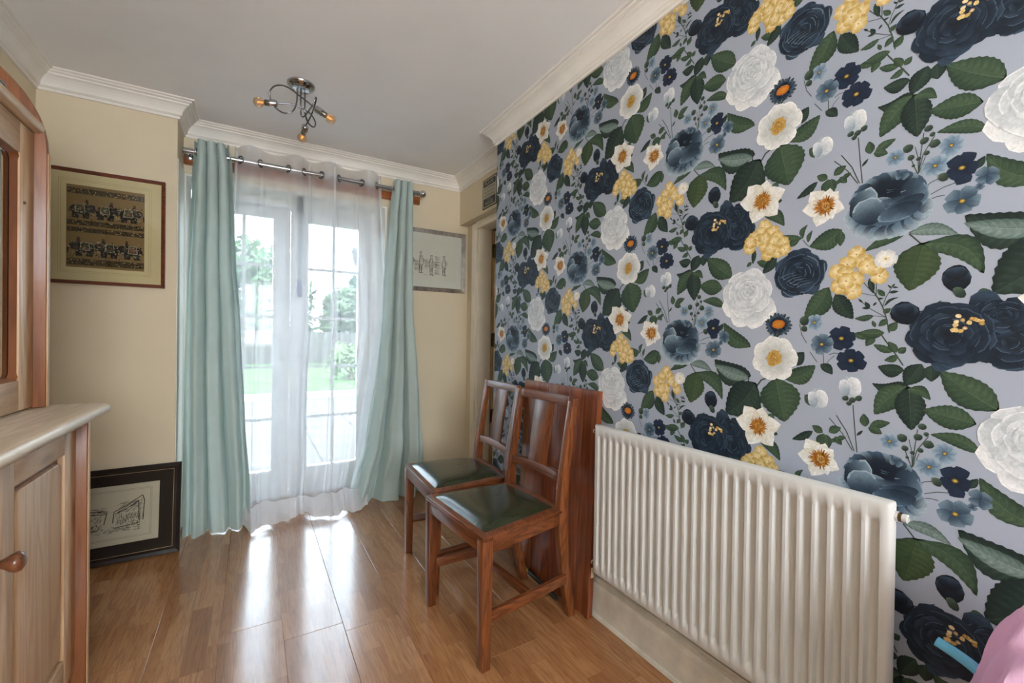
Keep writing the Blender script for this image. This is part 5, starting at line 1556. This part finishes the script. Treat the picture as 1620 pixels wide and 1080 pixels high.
def barn_sketch():
    P = Pr(); rg = random.Random(8)
    x0, z0, x1, z1 = -15.6, 10.6, 15.6, 33.4
    for d in (0, .55):
        for a, b in (((x0 + d, z0 + d), (x1 - d, z0 + d)), ((x1 - d, z0 + d), (x1 - d, z1 - d)), ((x1 - d, z1 - d), (x0 + d, z1 - d)), ((x0 + d, z1 - d), (x0 + d, z0 + d))):
            P.line([a, b], .09, (120, 112, 102))
    g = lambda: (rg.randint(40, 96),) * 3
    def hatch(x0, z0, x1, z1, n, L, ang):
        for i in range(n):
            q = (rg.uniform(x0, x1), rg.uniform(z0, z1)); a = ang + rg.uniform(-.35, .35); l_ = L * rg.uniform(.5, 1.2)
            P.line([q, (q[0] + l_ * math.cos(a), q[1] + l_ * math.sin(a))], rg.uniform(.10, .22), g(), True)
    # two barns sloping towards a gate in the middle
    for pts in ([(-14, 26.5), (-8, 25), (-1, 23.6)], [(-14, 24.8), (-8, 23.6), (-1, 22.8)], [(1.5, 23.4), (7, 26.4), (12, 29.8)], [(2, 22.4), (7, 24.8), (10.6, 27.4)], [(12, 29.8), (12.8, 27.2)], [(10.6, 27.4), (11, 17.6)], [(-1, 23.6), (-2, 18.2)], [(1.5, 23.4), (1.2, 18.4)], [(12.8, 27.2), (12.4, 18)], [(-14, 17), (-4, 15.6)], [(2, 16), (11.4, 17)]):
        P.line(pts, .32, (50, 47, 44))
    hatch(-14, 23.4, -2, 26, 60, 3, -.22); hatch(2.5, 22.6, 10, 27, 55, 3, .55)
    hatch(-13.5, 15.5, -3, 22, 130, 1.4, 1.3); hatch(2, 16.5, 10.5, 22, 110, 1.4, 1.4)
    hatch(-14, 13.6, 11, 16.2, 150, 1.3, .2); hatch(10.5, 18, 12.6, 28, 40, 1.2, 1.5)
    hatch(-9, 16, -6, 19, 40, 1, .8); hatch(6, 19, 8.4, 21.4, 30, .9, 2.4)
    for cx_, cz_ in ((-10, 18.4), (-5, 17.2), (4, 20), (9, 17.2), (1, 15.4), (-12, 15.6)):
        a0 = rg.uniform(0, 6)
        P.line([(cx_ + 1.3 * math.cos(a0 + t * .5), cz_ + 1.0 * math.sin(a0 + t * .5)) for t in range(12)], .14, (52, 50, 48))
    return P
ink('pencil_drawing', barn_sketch(), fp, -0.0071)
sheet('glazing', MT['pglass'], fp, -0.2555, 0.017, 0.2555, 0.423, -0.0140, 0.001)

# silver-framed ink drawing on the window wall
MT['silver'] = plain('brushed_silver_leaf', (178, 170, 162), 0.28, 0.8, 0.5, 0.16, 14)
sf = pic_frame('framed_drawing', 'silver-framed ink drawing of standing figures, half behind the green curtain', 0.545, 0.452, 0.030, 0.022, MT['silver'])
sf.location = (1.120, YB - 0.001, 1.437)
MT['whitemat'] = plain('white_mount_board', (222, 222, 214), 0.9, 0, 0.2, 0.01)
sheet('backing', MT['whitemat'], sf, -0.25, 0.022, 0.25, 0.430, -0.004)
ring_mat('mount', MT['whitemat'], sf, (-0.244, 0.029, 0.244, 0.423), (-0.190, 0.082, 0.190, 0.372), -0.0115)
def figures():
    P = Pr(); rg = random.Random(5)
    k = (34, 34, 36)
    def person(x_, z, s, lean):
        P.line([(x_, z + 14.2 * s), (x_ + .9 * s, z + 14.9 * s), (x_ + 1.5 * s, z + 14 * s), (x_ + .9 * s, z + 13 * s), (x_, z + 13.5 * s), (x_, z + 14.2 * s)], .24, k)
        P.line([(x_ - .2, z + 14.6 * s), (x_ + 1.6 * s, z + 14.8 * s)], .45, k)
        P.line([(x_ + .4, z + 13 * s), (x_ - .8 * s + lean, z + 9 * s), (x_ - .6 * s, z + 5.4 * s)], .3, k)
        P.line([(x_ + 1.1 * s, z + 13 * s), (x_ + 2.3 * s + lean, z + 9.4 * s), (x_ + 2 * s, z + 5.6 * s)], .3, k)
        P.line([(x_ - .6 * s, z + 5.4 * s), (x_ + 2 * s, z + 5.6 * s)], .2, k)
        for a in (-.2, 1.3):
            P.line([(x_ + a * s, z + 5.4 * s), (x_ + (a - .1) * s, z + 1 * s)], .42, k)
            P.line([(x_ + (a - .2) * s, z + .8 * s), (x_ + (a + 1.1) * s, z + .5 * s)], .5, k)
        P.line([(x_ + 2.1 * s, z + 11 * s), (x_ + 3.6 * s, z + 9.2 * s), (x_ + 2.8 * s, z + 8.4 * s)], .26, k)
        for i in range(46):
            q = (x_ + rg.uniform(-.7, 2.1) * s, z + rg.uniform(3.0, 12.8) * s)
            P.line([q, (q[0] + rg.uniform(-.6, .6), q[1] - rg.uniform(.6, 1.9))], .2, rg.choice([(50, 50, 52), (96, 96, 98), (120, 120, 120)]), True)
    person(-8.5, 12.5, 1.05, .6); person(-.2, 11.6, 1.0, -.4); person(9.6, 12.2, .98, 0); person(-15.5, 12.4, 1.0, .2)
    for (x0, z0, n) in ((3.2, 20, 9), (3.0, 13, 10), (-4.6, 17, 9), (-12.4, 15, 10)):
        for i in range(n):
            zz = z0 + i * .75
            P.line([(x0 + rg.uniform(-.3, .5), zz), (x0 + rg.uniform(3.4, 5.6), zz + rg.uniform(-.3, .3))], rg.uniform(.15, .5), (64, 64, 66), True)
    for i in range(40):
        q = (rg.uniform(-16, 13), rg.uniform(27.2, 31)); P.line([q, (q[0] + rg.uniform(.6, 1.6), q[1] + rg.uniform(-.3, .3))], .08, (150, 150, 150), True)
    for i in range(14):
        q = (rg.uniform(-15, 12), rg.uniform(11, 12.6)); P.line([q, (q[0] + rg.uniform(1, 2.4), q[1] + rg.uniform(-.3, .3))], .14, (80, 80, 80), True)
    return P
sheet('paper', plain('off_white_paper', (222, 220, 210), 0.9, 0, 0.2, 0.01), sf, -0.194, 0.078, 0.194, 0.376, -0.0065)
ink('ink_drawing', figures(), sf, -0.0066)
sheet('glazing', MT['pglass'], sf, -0.244, 0.029, 0.244, 0.423, -0.0140, 0.001)
for k in range(9):   # joints of the silver leaf squares along the frame
    for zz in (0.015, 0.437):
        sheet('leaf_joint', MT['steel'], sf, -0.23 + k * 0.0575, zz - 0.0125, -0.2290 + k * 0.0575, zz + 0.0125, -0.0212, 0.002)

# ================================================================== house-rules sign over the inner doorway
sg = tag(empty('wall_sign', (XA - 0.0005, 2.570, 1.975)), 'small black and cream PLEASE house-rules sign above the inner doorway', 'sign')
signb = plain('black_enamel', (26, 26, 27), 0.4, 0, 0.5, 0.05); signc = plain('cream_enamel', (176, 170, 148), 0.45, 0, 0.5, 0.03)
def plate(nm, mt, y0, z0, y1, z1, r, a, b, parent):
    return MB().prism(rounded_rect(y0, y1, z0, z1, r, 4), 'yz', a, b).build(nm, mt, parent)
plate('plate', signb, -0.100, 0.0, 0.100, 0.198, 0.004, -0.004, 0.0, sg)
plate('cream_field', signc, -0.0935, 0.0065, 0.0935, 0.1915, 0.008, -0.0046, -0.004, sg)
plate('top_band', signb, -0.083, 0.146, 0.083, 0.183, 0.008, -0.0051, -0.0046, sg)
plate('bottom_band', signb, -0.083, 0.014, 0.083, 0.066, 0.008, -0.0051, -0.0046, sg)
def lettering(text, z, h, width, mt, x_, parent):
    cu = bpy.data.curves.new('lettering', 'FONT'); cu.body = text; cu.size = 1.0; cu.align_x = 'CENTER'; cu.extrude = 0.0
    o = bpy.data.objects.new('lettering', cu); COL.objects.link(o)
    dg = bpy.context.evaluated_depsgraph_get()
    me = bpy.data.meshes.new_from_object(o.evaluated_get(dg))
    bpy.data.objects.remove(o, do_unlink=True)
    xs = [v.co.x for v in me.vertices]; zs = [v.co.y for v in me.vertices]
    sx = width / (max(xs) - min(xs)); sz_ = h / (max(zs) - min(zs)); mx = (max(xs) + min(xs)) / 2; mz = min(zs)
    for v in me.vertices:   # text reads left to right when seen from the room: local -Y is to the right
        a, b = (v.co.x - mx) * sx, (v.co.y - mz) * sz_
        v.co = (x_, -a, z + b)
    me.materials.clear(); me.materials.append(mt)
    o = bpy.data.objects.new('lettering', me); COL.objects.link(o); o.parent = parent
    return o
lettering('PLEASE', 0.154, 0.021, 0.120, signc, -0.0053, sg)
for z, tx, w_ in ((0.1235, 'NO SMOKING', 0.132), (0.0995, 'NO DANCING', 0.132), (0.0755, 'NO SWEARING', 0.140)):
    lettering(tx, z, 0.0155, w_, signb, -0.0048, sg)
lettering('IN THIS', 0.050, 0.010, 0.050, signc, -0.0053, sg)
lettering('HOUSE', 0.0215, 0.022, 0.112, signc, -0.0053, sg)

# ================================================================== ceiling light
lamp = tag(empty('ceiling_lamp', (0.187, 2.305, ZC)), 'chrome three-arm swirl ceiling light with clear globe bulbs', 'ceiling lamp')
MB().lathe([(0.062, -0.0005), (0.062, -0.006), (0.056, -0.014), (0.050, -0.017), (0.044, -0.024), (0.030, -0.029), (0.001, -0.030)], n=32).build('ceiling_rose', MT['chrome'], lamp, smooth=True)
def bez(pts, n=14):
    # Catmull-Rom through the points
    pts = [Vector(p) for p in pts]; out = []
    P_ = [pts[0]] + pts + [pts[-1]]
    for i in range(1, len(P_) - 2):
        for k in range(n):
            t = k / n
            a, b, c, d = P_[i - 1], P_[i], P_[i + 1], P_[i + 2]
            out.append(0.5 * ((2 * b) + (c - a) * t + (2 * a - 5 * b + 4 * c - d) * t * t + (3 * b - a - 3 * c + d) * t ** 3))
    out.append(pts[-1])
    return out
amber = glassy('amber_tinted_bulb_glass', (255, 236, 214), 0.5)
holder = plain('brushed_nickel_holder', (128, 122, 112), 0.3, 0.9)
filam = NT('warm_filament'); _e = filam.n('ShaderNodeEmission'); _e.inputs['Color'].default_value = (1.0, 0.30, 0.06, 1); _e.inputs['Strength'].default_value = 1.0
filam.l(_e.outputs[0], filam.out.inputs['Surface'])
arms = [
    ([(-0.018, 0.0, -0.028), (-0.018, 0.0, -0.085), (-0.035, 0.0, -0.135), (-0.075, 0.01, -0.150), (-0.118, 0.02, -0.118), (-0.130, 0.01, -0.070), (-0.105, -0.01, -0.042), (-0.06, -0.03, -0.045), (0.0, -0.05, -0.085), (0.06, -0.055, -0.122)], (0.82, -0.22, -0.50)),
    ([(0.0, 0.012, -0.028), (0.0, 0.012, -0.09), (0.004, 0.03, -0.135), (0.022, 0.02, -0.130), (0.05, -0.01, -0.085), (0.062, -0.02, -0.052), (0.064, 0.0, -0.062), (0.050, 0.05, -0.110), (0.030, 0.105, -0.145)], (-0.12, 0.80, -0.45)),
    ([(0.016, -0.008, -0.028), (0.016, -0.008, -0.085), (0.018, 0.0, -0.130), (0.035, 0.03, -0.160), (0.062, 0.05, -0.165), (0.068, 0.04, -0.145), (0.045, 0.02, -0.120), (0.0, 0.01, -0.105), (-0.05, 0.012, -0.100), (-0.100, 0.018, -0.112)], (-0.93, 0.14, -0.10)),
]
for pts, d in arms:
    pth = bez(pts)
    a = MB().tube(pth, 0.0034, 8).build('arm', MT['steel'], lamp, smooth=True)
    e = pth[-1]
    D = Vector(d).normalized()
    h = MB().lathe([(0.004, -0.004), (0.0150, 0.0), (0.0165, 0.004), (0.0165, 0.030), (0.0140, 0.032)], e, D, 18).build('lamp_holder', MT['chrome'], a, smooth=True)
    MB().lathe([(0.0135, 0.030), (0.0135, 0.050), (0.011, 0.053)], e, D, 16).build('bulb_cap', holder, a, smooth=True)
    MB().lathe([(0.009, 0.052), (0.012, 0.056), (0.019, 0.063), (0.0225, 0.072), (0.0225, 0.079), (0.019, 0.088), (0.012, 0.095), (0.001, 0.098)], e, D, 18).build('bulb', amber, a, smooth=True)
    fp_ = [e + D * (0.058 + 0.022 * t) + D.orthogonal().normalized() * 0.008 * math.sin(t * 16) for t in [i / 24 for i in range(25)]]
    MB().tube(fp_, 0.0022, 5).build('filament', filam.m, a)

# ================================================================== toys at the lower right
bxm = plain('grey_canvas_box', (96, 96, 100), 0.8, 0, 0.3, 0.05)
tb = tag(empty('storage_box', (0.97, -0.19, 0.0)), 'grey canvas storage box below the pink tulle', 'box')
MB().box(-0.18, -0.30, 0.0, 0.18, 0.30, 0.42).build('body', bxm, tb, bevel=0.006)
MB().box(-0.186, -0.306, 0.42, 0.186, 0.306, 0.452).build('lid', bxm, tb, bevel=0.006)
for s in (-1, 1):
    MB().tube([(s * 0.186, -0.06, 0.33), (s * 0.196, -0.05, 0.29), (s * 0.196, 0.05, 0.29), (s * 0.186, 0.06, 0.33)], 0.005, 8).build('handle', MT['steel'], tb, smooth=True)
pink = cloth('pink_tulle', (232, 192, 220), 0.4, 1.0)
tu = tag(empty('tulle_skirt', (1.0, 0.098, 0.4535)), 'bunched pink tulle skirt in the lower right corner', 'skirt')
def heap(scale, hgt, off, seed, name):
    rg = random.Random(seed); ph = [rg.uniform(0, 6.28) for _ in range(6)]
    def fn(s, t):
        a = 2 * PI * s; r = (math.sin(PI * t * 0.5) ** 0.75)
        w = 1 + 0.10 * math.sin(5 * a + ph[0] + 2 * t) * t + 0.09 * math.sin(9 * a + ph[1] + 7 * t) * t + 0.05 * math.sin(19 * a + ph[2] + 9 * t)
        z = hgt * (1 - t ** 1.8) * (1 + 0.10 * math.sin(3 * a + ph[3])) + 0.016 * math.sin(7 * a + 11 * t + ph[4]) * min(1, 3 * t) * (1 - t) + 0.010 * math.sin(13 * a - 15 * t + ph[5]) * t
        return (off[0] + scale[0] * r * w * math.cos(a), off[1] + scale[1] * r * w * math.sin(a), max(0.0, z + off[2]))
    return MB().grid(fn, 90, 26).build(name, pink, tu, smooth=True)
heap((0.125, 0.115), 0.262, (0.0, 0.0, 0.0), 1, 'skirt_layer')
heap((0.105, 0.10), 0.16, (0.03, -0.09, 0.0), 2, 'skirt_layer')
# blue plastic handle arching in front of the tulle
bl = tag(empty('toy_handle', (0.93, 0.142, 0.4535)), 'curved light blue plastic toy handle beside the pink tulle', 'toy')
pts = [(0.045, -0.055, 0.0), (0.046, -0.02, 0.062), (0.046, 0.02, 0.106), (0.047, 0.065, 0.137), (0.050, 0.108, 0.150)]
pth = bez(pts, 10)
blue = plain('light_blue_plastic', (92, 168, 206), 0.3)
vs = []; fs = []
for i, p in enumerate(pth):
    d = (pth[min(i + 1, len(pth) - 1)] - pth[max(i - 1, 0)]).normalized(); up = Vector((1, 0, 0)); q = d.cross(up).normalized()
    w = 0.013 - 0.003 * i / len(pth)
    for a, b in ((-1, -0.4), (-0.6, -1), (0.6, -1), (1, -0.4), (0.7, 0.2), (-0.7, 0.2)):
        vs.append(p + up * a * w * 0.8 + q * b * w)
for i in range(len(pth) - 1):
    for k in range(6):
        fs.append((6 * i + k, 6 * i + (k + 1) % 6, 6 * (i + 1) + (k + 1) % 6, 6 * (i + 1) + k))
fs += [tuple(range(5, -1, -1)), tuple(range(6 * len(pth) - 6, 6 * len(pth)))]
MB().add(vs, fs).build('handle_grip', blue, bl, smooth=True)
MB().box(0.020, -0.085, 0.0, 0.070, -0.040, 0.016).build('handle_base', blue, bl, bevel=0.004)

# ================================================================== garden seen through the doors
GZ = -0.14
slabm = plain('buff_paving', (84, 79, 74), 0.85, 0, 0.2, 0.10, 3, 0.2, 40)
jointm = plain('paving_joint_sand', (100, 95, 88), 0.95, 0, 0.1, 0.1, 8)
patio = struct(box('patio', jointm, -6, 3.36, GZ - 0.1, 7, 9.4, GZ - 0.012), 'buff paved patio outside the French doors', 'patio')
smesh = None
for j in range(10):
    for i in range(12):
        x0 = -2.4 + i * 0.6; y0 = 3.38 + j * 0.6
        if x0 < -0.35 * (y0 - 2) - 0.7 or x0 > 0.55 * (y0 - 2) + 0.9: continue
        if smesh is None:
            o = MB().box(0.004, 0.004, -0.03, 0.596, 0.596, 0.0).build('paving_slab', slabm, patio, bevel=0.004, seg=1); smesh = o.data
        else:
            o = bpy.data.objects.new('paving_slab', smesh); COL.objects.link(o); o.parent = patio
        o.location = (x0, y0, GZ + random.uniform(-0.002, 0.002))
struct(box('trim_6', plain('pale_kerb_stone', (176, 172, 166), 0.8), -8, 9.4, GZ - 0.1, 7, 9.62, GZ + 0.10), 'pale stone kerb between patio and lawn', 'kerb')
gr = plain('lawn_grass', (70, 92, 54), 0.9, 0, 0.1, 0.18, 2.5, 0.5, 60)
tag(box('lawn', gr, -25, 9.62, GZ - 0.2, 25, 60, GZ + 0.06), 'bright green lawn beyond the patio kerb', 'grass', None, 'structure')
fencew = wood('grey_fence_wood', (88, 84, 78), (76, 72, 66), (56, 52, 48), 'z', 0.8, 60, 8)
fe = tag(empty('garden_fence', (0, 20.0, GZ)), 'weathered grey board fence at the end of the lawn', 'fence')
fb = None
for i in range(60):
    x_ = -8 + i * 0.3
    if fb is None:
        o = MB().box(-0.01, -0.02, 0.0, 0.31, 0.02, 1.35).build('fence_board', fencew, fe); fb = o.data
    else:
        o = bpy.data.objects.new('fence_board', fb); COL.objects.link(o); o.parent = fe
    o.location = (x_, 0.0 if i % 2 else 0.041, 0.05)
box('fence_rail', fencew, -8, 0.065, 1.20, 10, 0.105, 1.30, fe); box('fence_rail', fencew, -8, 0.065, 0.3, 10, 0.105, 0.4, fe)
def tree(name, label, loc, rx, h, trunk, col, seed, n=5200, group='garden trees beyond the lawn', leaf=0.22):
    rg = random.Random(seed)
    t = tag(empty(name, loc), label, 'tree', group)
    bark = MT.setdefault('bark', plain('tree_bark', (92, 80, 66), 0.9, 0, 0.1, 0.2, 12, 0.4, 30))
    m_ = MB().tube([(0, 0, 0), (0.05 * rx, 0, trunk * 0.6), (0, 0.03 * rx, trunk + h * 0.35)], [0.06 * rx + 0.05, 0.05 * rx + 0.03, 0.02], 8)
    for k in range(5):
        a = k * 1.3; m_.tube([(0, 0, trunk + 0.05 * h * k), (0.35 * rx * math.cos(a), 0.35 * rx * math.sin(a), trunk + 0.1 * h * k + 0.15 * h), (0.6 * rx * math.cos(a), 0.6 * rx * math.sin(a), trunk + 0.1 * h * k + 0.3 * h)], [0.03 * rx + 0.01, 0.02 * rx + 0.01, 0.008], 6)
    m_.build('trunk', bark, t, smooth=True)
    cl_ = []
    for k in range(16):
        a = rg.uniform(0, 6.28); r = rx * rg.random() ** 0.5 * 0.72; zz = rg.uniform(0.12, 0.86)
        w = math.sin(PI * min(1, zz * 0.9 + 0.12)) ** 0.5
        cl_.append((r * w * math.cos(a), r * w * math.sin(a), trunk + h * zz, rx * rg.uniform(0.26, 0.42)))
    vs = []; fs = []
    for i in range(n):
        c = rg.choice(cl_); d = Vector((rg.gauss(0, 1), rg.gauss(0, 1), rg.gauss(0, 1))).normalized() * c[3] * rg.uniform(0.6, 1.05)
        p = Vector(c[:3]) + d; u = Vector((rg.gauss(0, 1), rg.gauss(0, 1), rg.gauss(0, 1))).normalized(); v_ = u.orthogonal().normalized(); s = leaf * rg.uniform(0.6, 1.3)
        b = len(vs)
        vs += [p - u * s, p + v_ * s * 0.5, p + u * s, p - v_ * s * 0.5]; fs.append((b, b + 1, b + 2, b + 3))
    lf = plain('foliage_%d' % seed, col, 0.7, 0, 0.2, 0.25, 1.5)
    MB().add(vs, fs).build('crown', lf, t, normals=False)
    return t
tree('garden_tree', 'broad dark green tree behind the pane nearest the pine dresser', (-0.2, 24, GZ), 3.2, 4.6, 0.8, (70, 90, 62), 1)
tree('garden_tree', 'round olive tree right of the mobile, behind the right door leaf', (4.4, 21.8, GZ), 1.7, 3.4, 0.6, (82, 98, 72), 2)
tree('garden_tree', 'tall blue-green conifer above the fence behind the right door leaf', (6.0, 30, GZ), 1.5, 5.0, 0.5, (66, 86, 72), 3)
tree('garden_tree', 'pale green tree behind the door pane nearest the right-hand curtain', (8.2, 25, GZ), 2.0, 4.4, 0.7, (86, 104, 74), 4)
tree('garden_tree', 'dark green tree at the far left behind the green curtain', (-6.4, 24, GZ), 2.4, 4.0, 0.7, (70, 88, 60), 5)
tree('garden_shrub', 'light green rounded shrub on the lawn edge behind the right door leaf', (2.3, 12.5, GZ + 0.05), 0.75, 0.8, 0.12, (104, 124, 82), 6, 1200, None, 0.07)
tree('garden_shrub', 'bushy yellow-green shrub on the lawn beside the first shrub', (3.4, 13.2, GZ + 0.05), 0.7, 1.0, 0.12, (112, 128, 80), 7, 1200, None, 0.07)
# wall lantern on its bracket outside
la = tag(empty('garden_lantern', (0.735, 3.72, 1.66)), 'black iron lantern post seen through the right door leaf', 'lantern')
MB().tube([(0.02, 0.0, -1.80), (0.02, 0, -0.02), (0.0, 0, 0.02)], 0.012, 8).build('post', MT['black'], la, smooth=True)
MB().lathe([(0.028, 0.02), (0.050, 0.13), (0.052, 0.135), (0.030, 0.16), (0.010, 0.175), (0.012, 0.185), (0.001, 0.195)], n=6).build('lantern_head', MT['black'], la)
MB().tube([(-0.055, 0, 0.155), (-0.03, 0, 0.16), (0.0, 0, 0.155)], 0.006, 6).build('bracket', MT['black'], la, smooth=True)
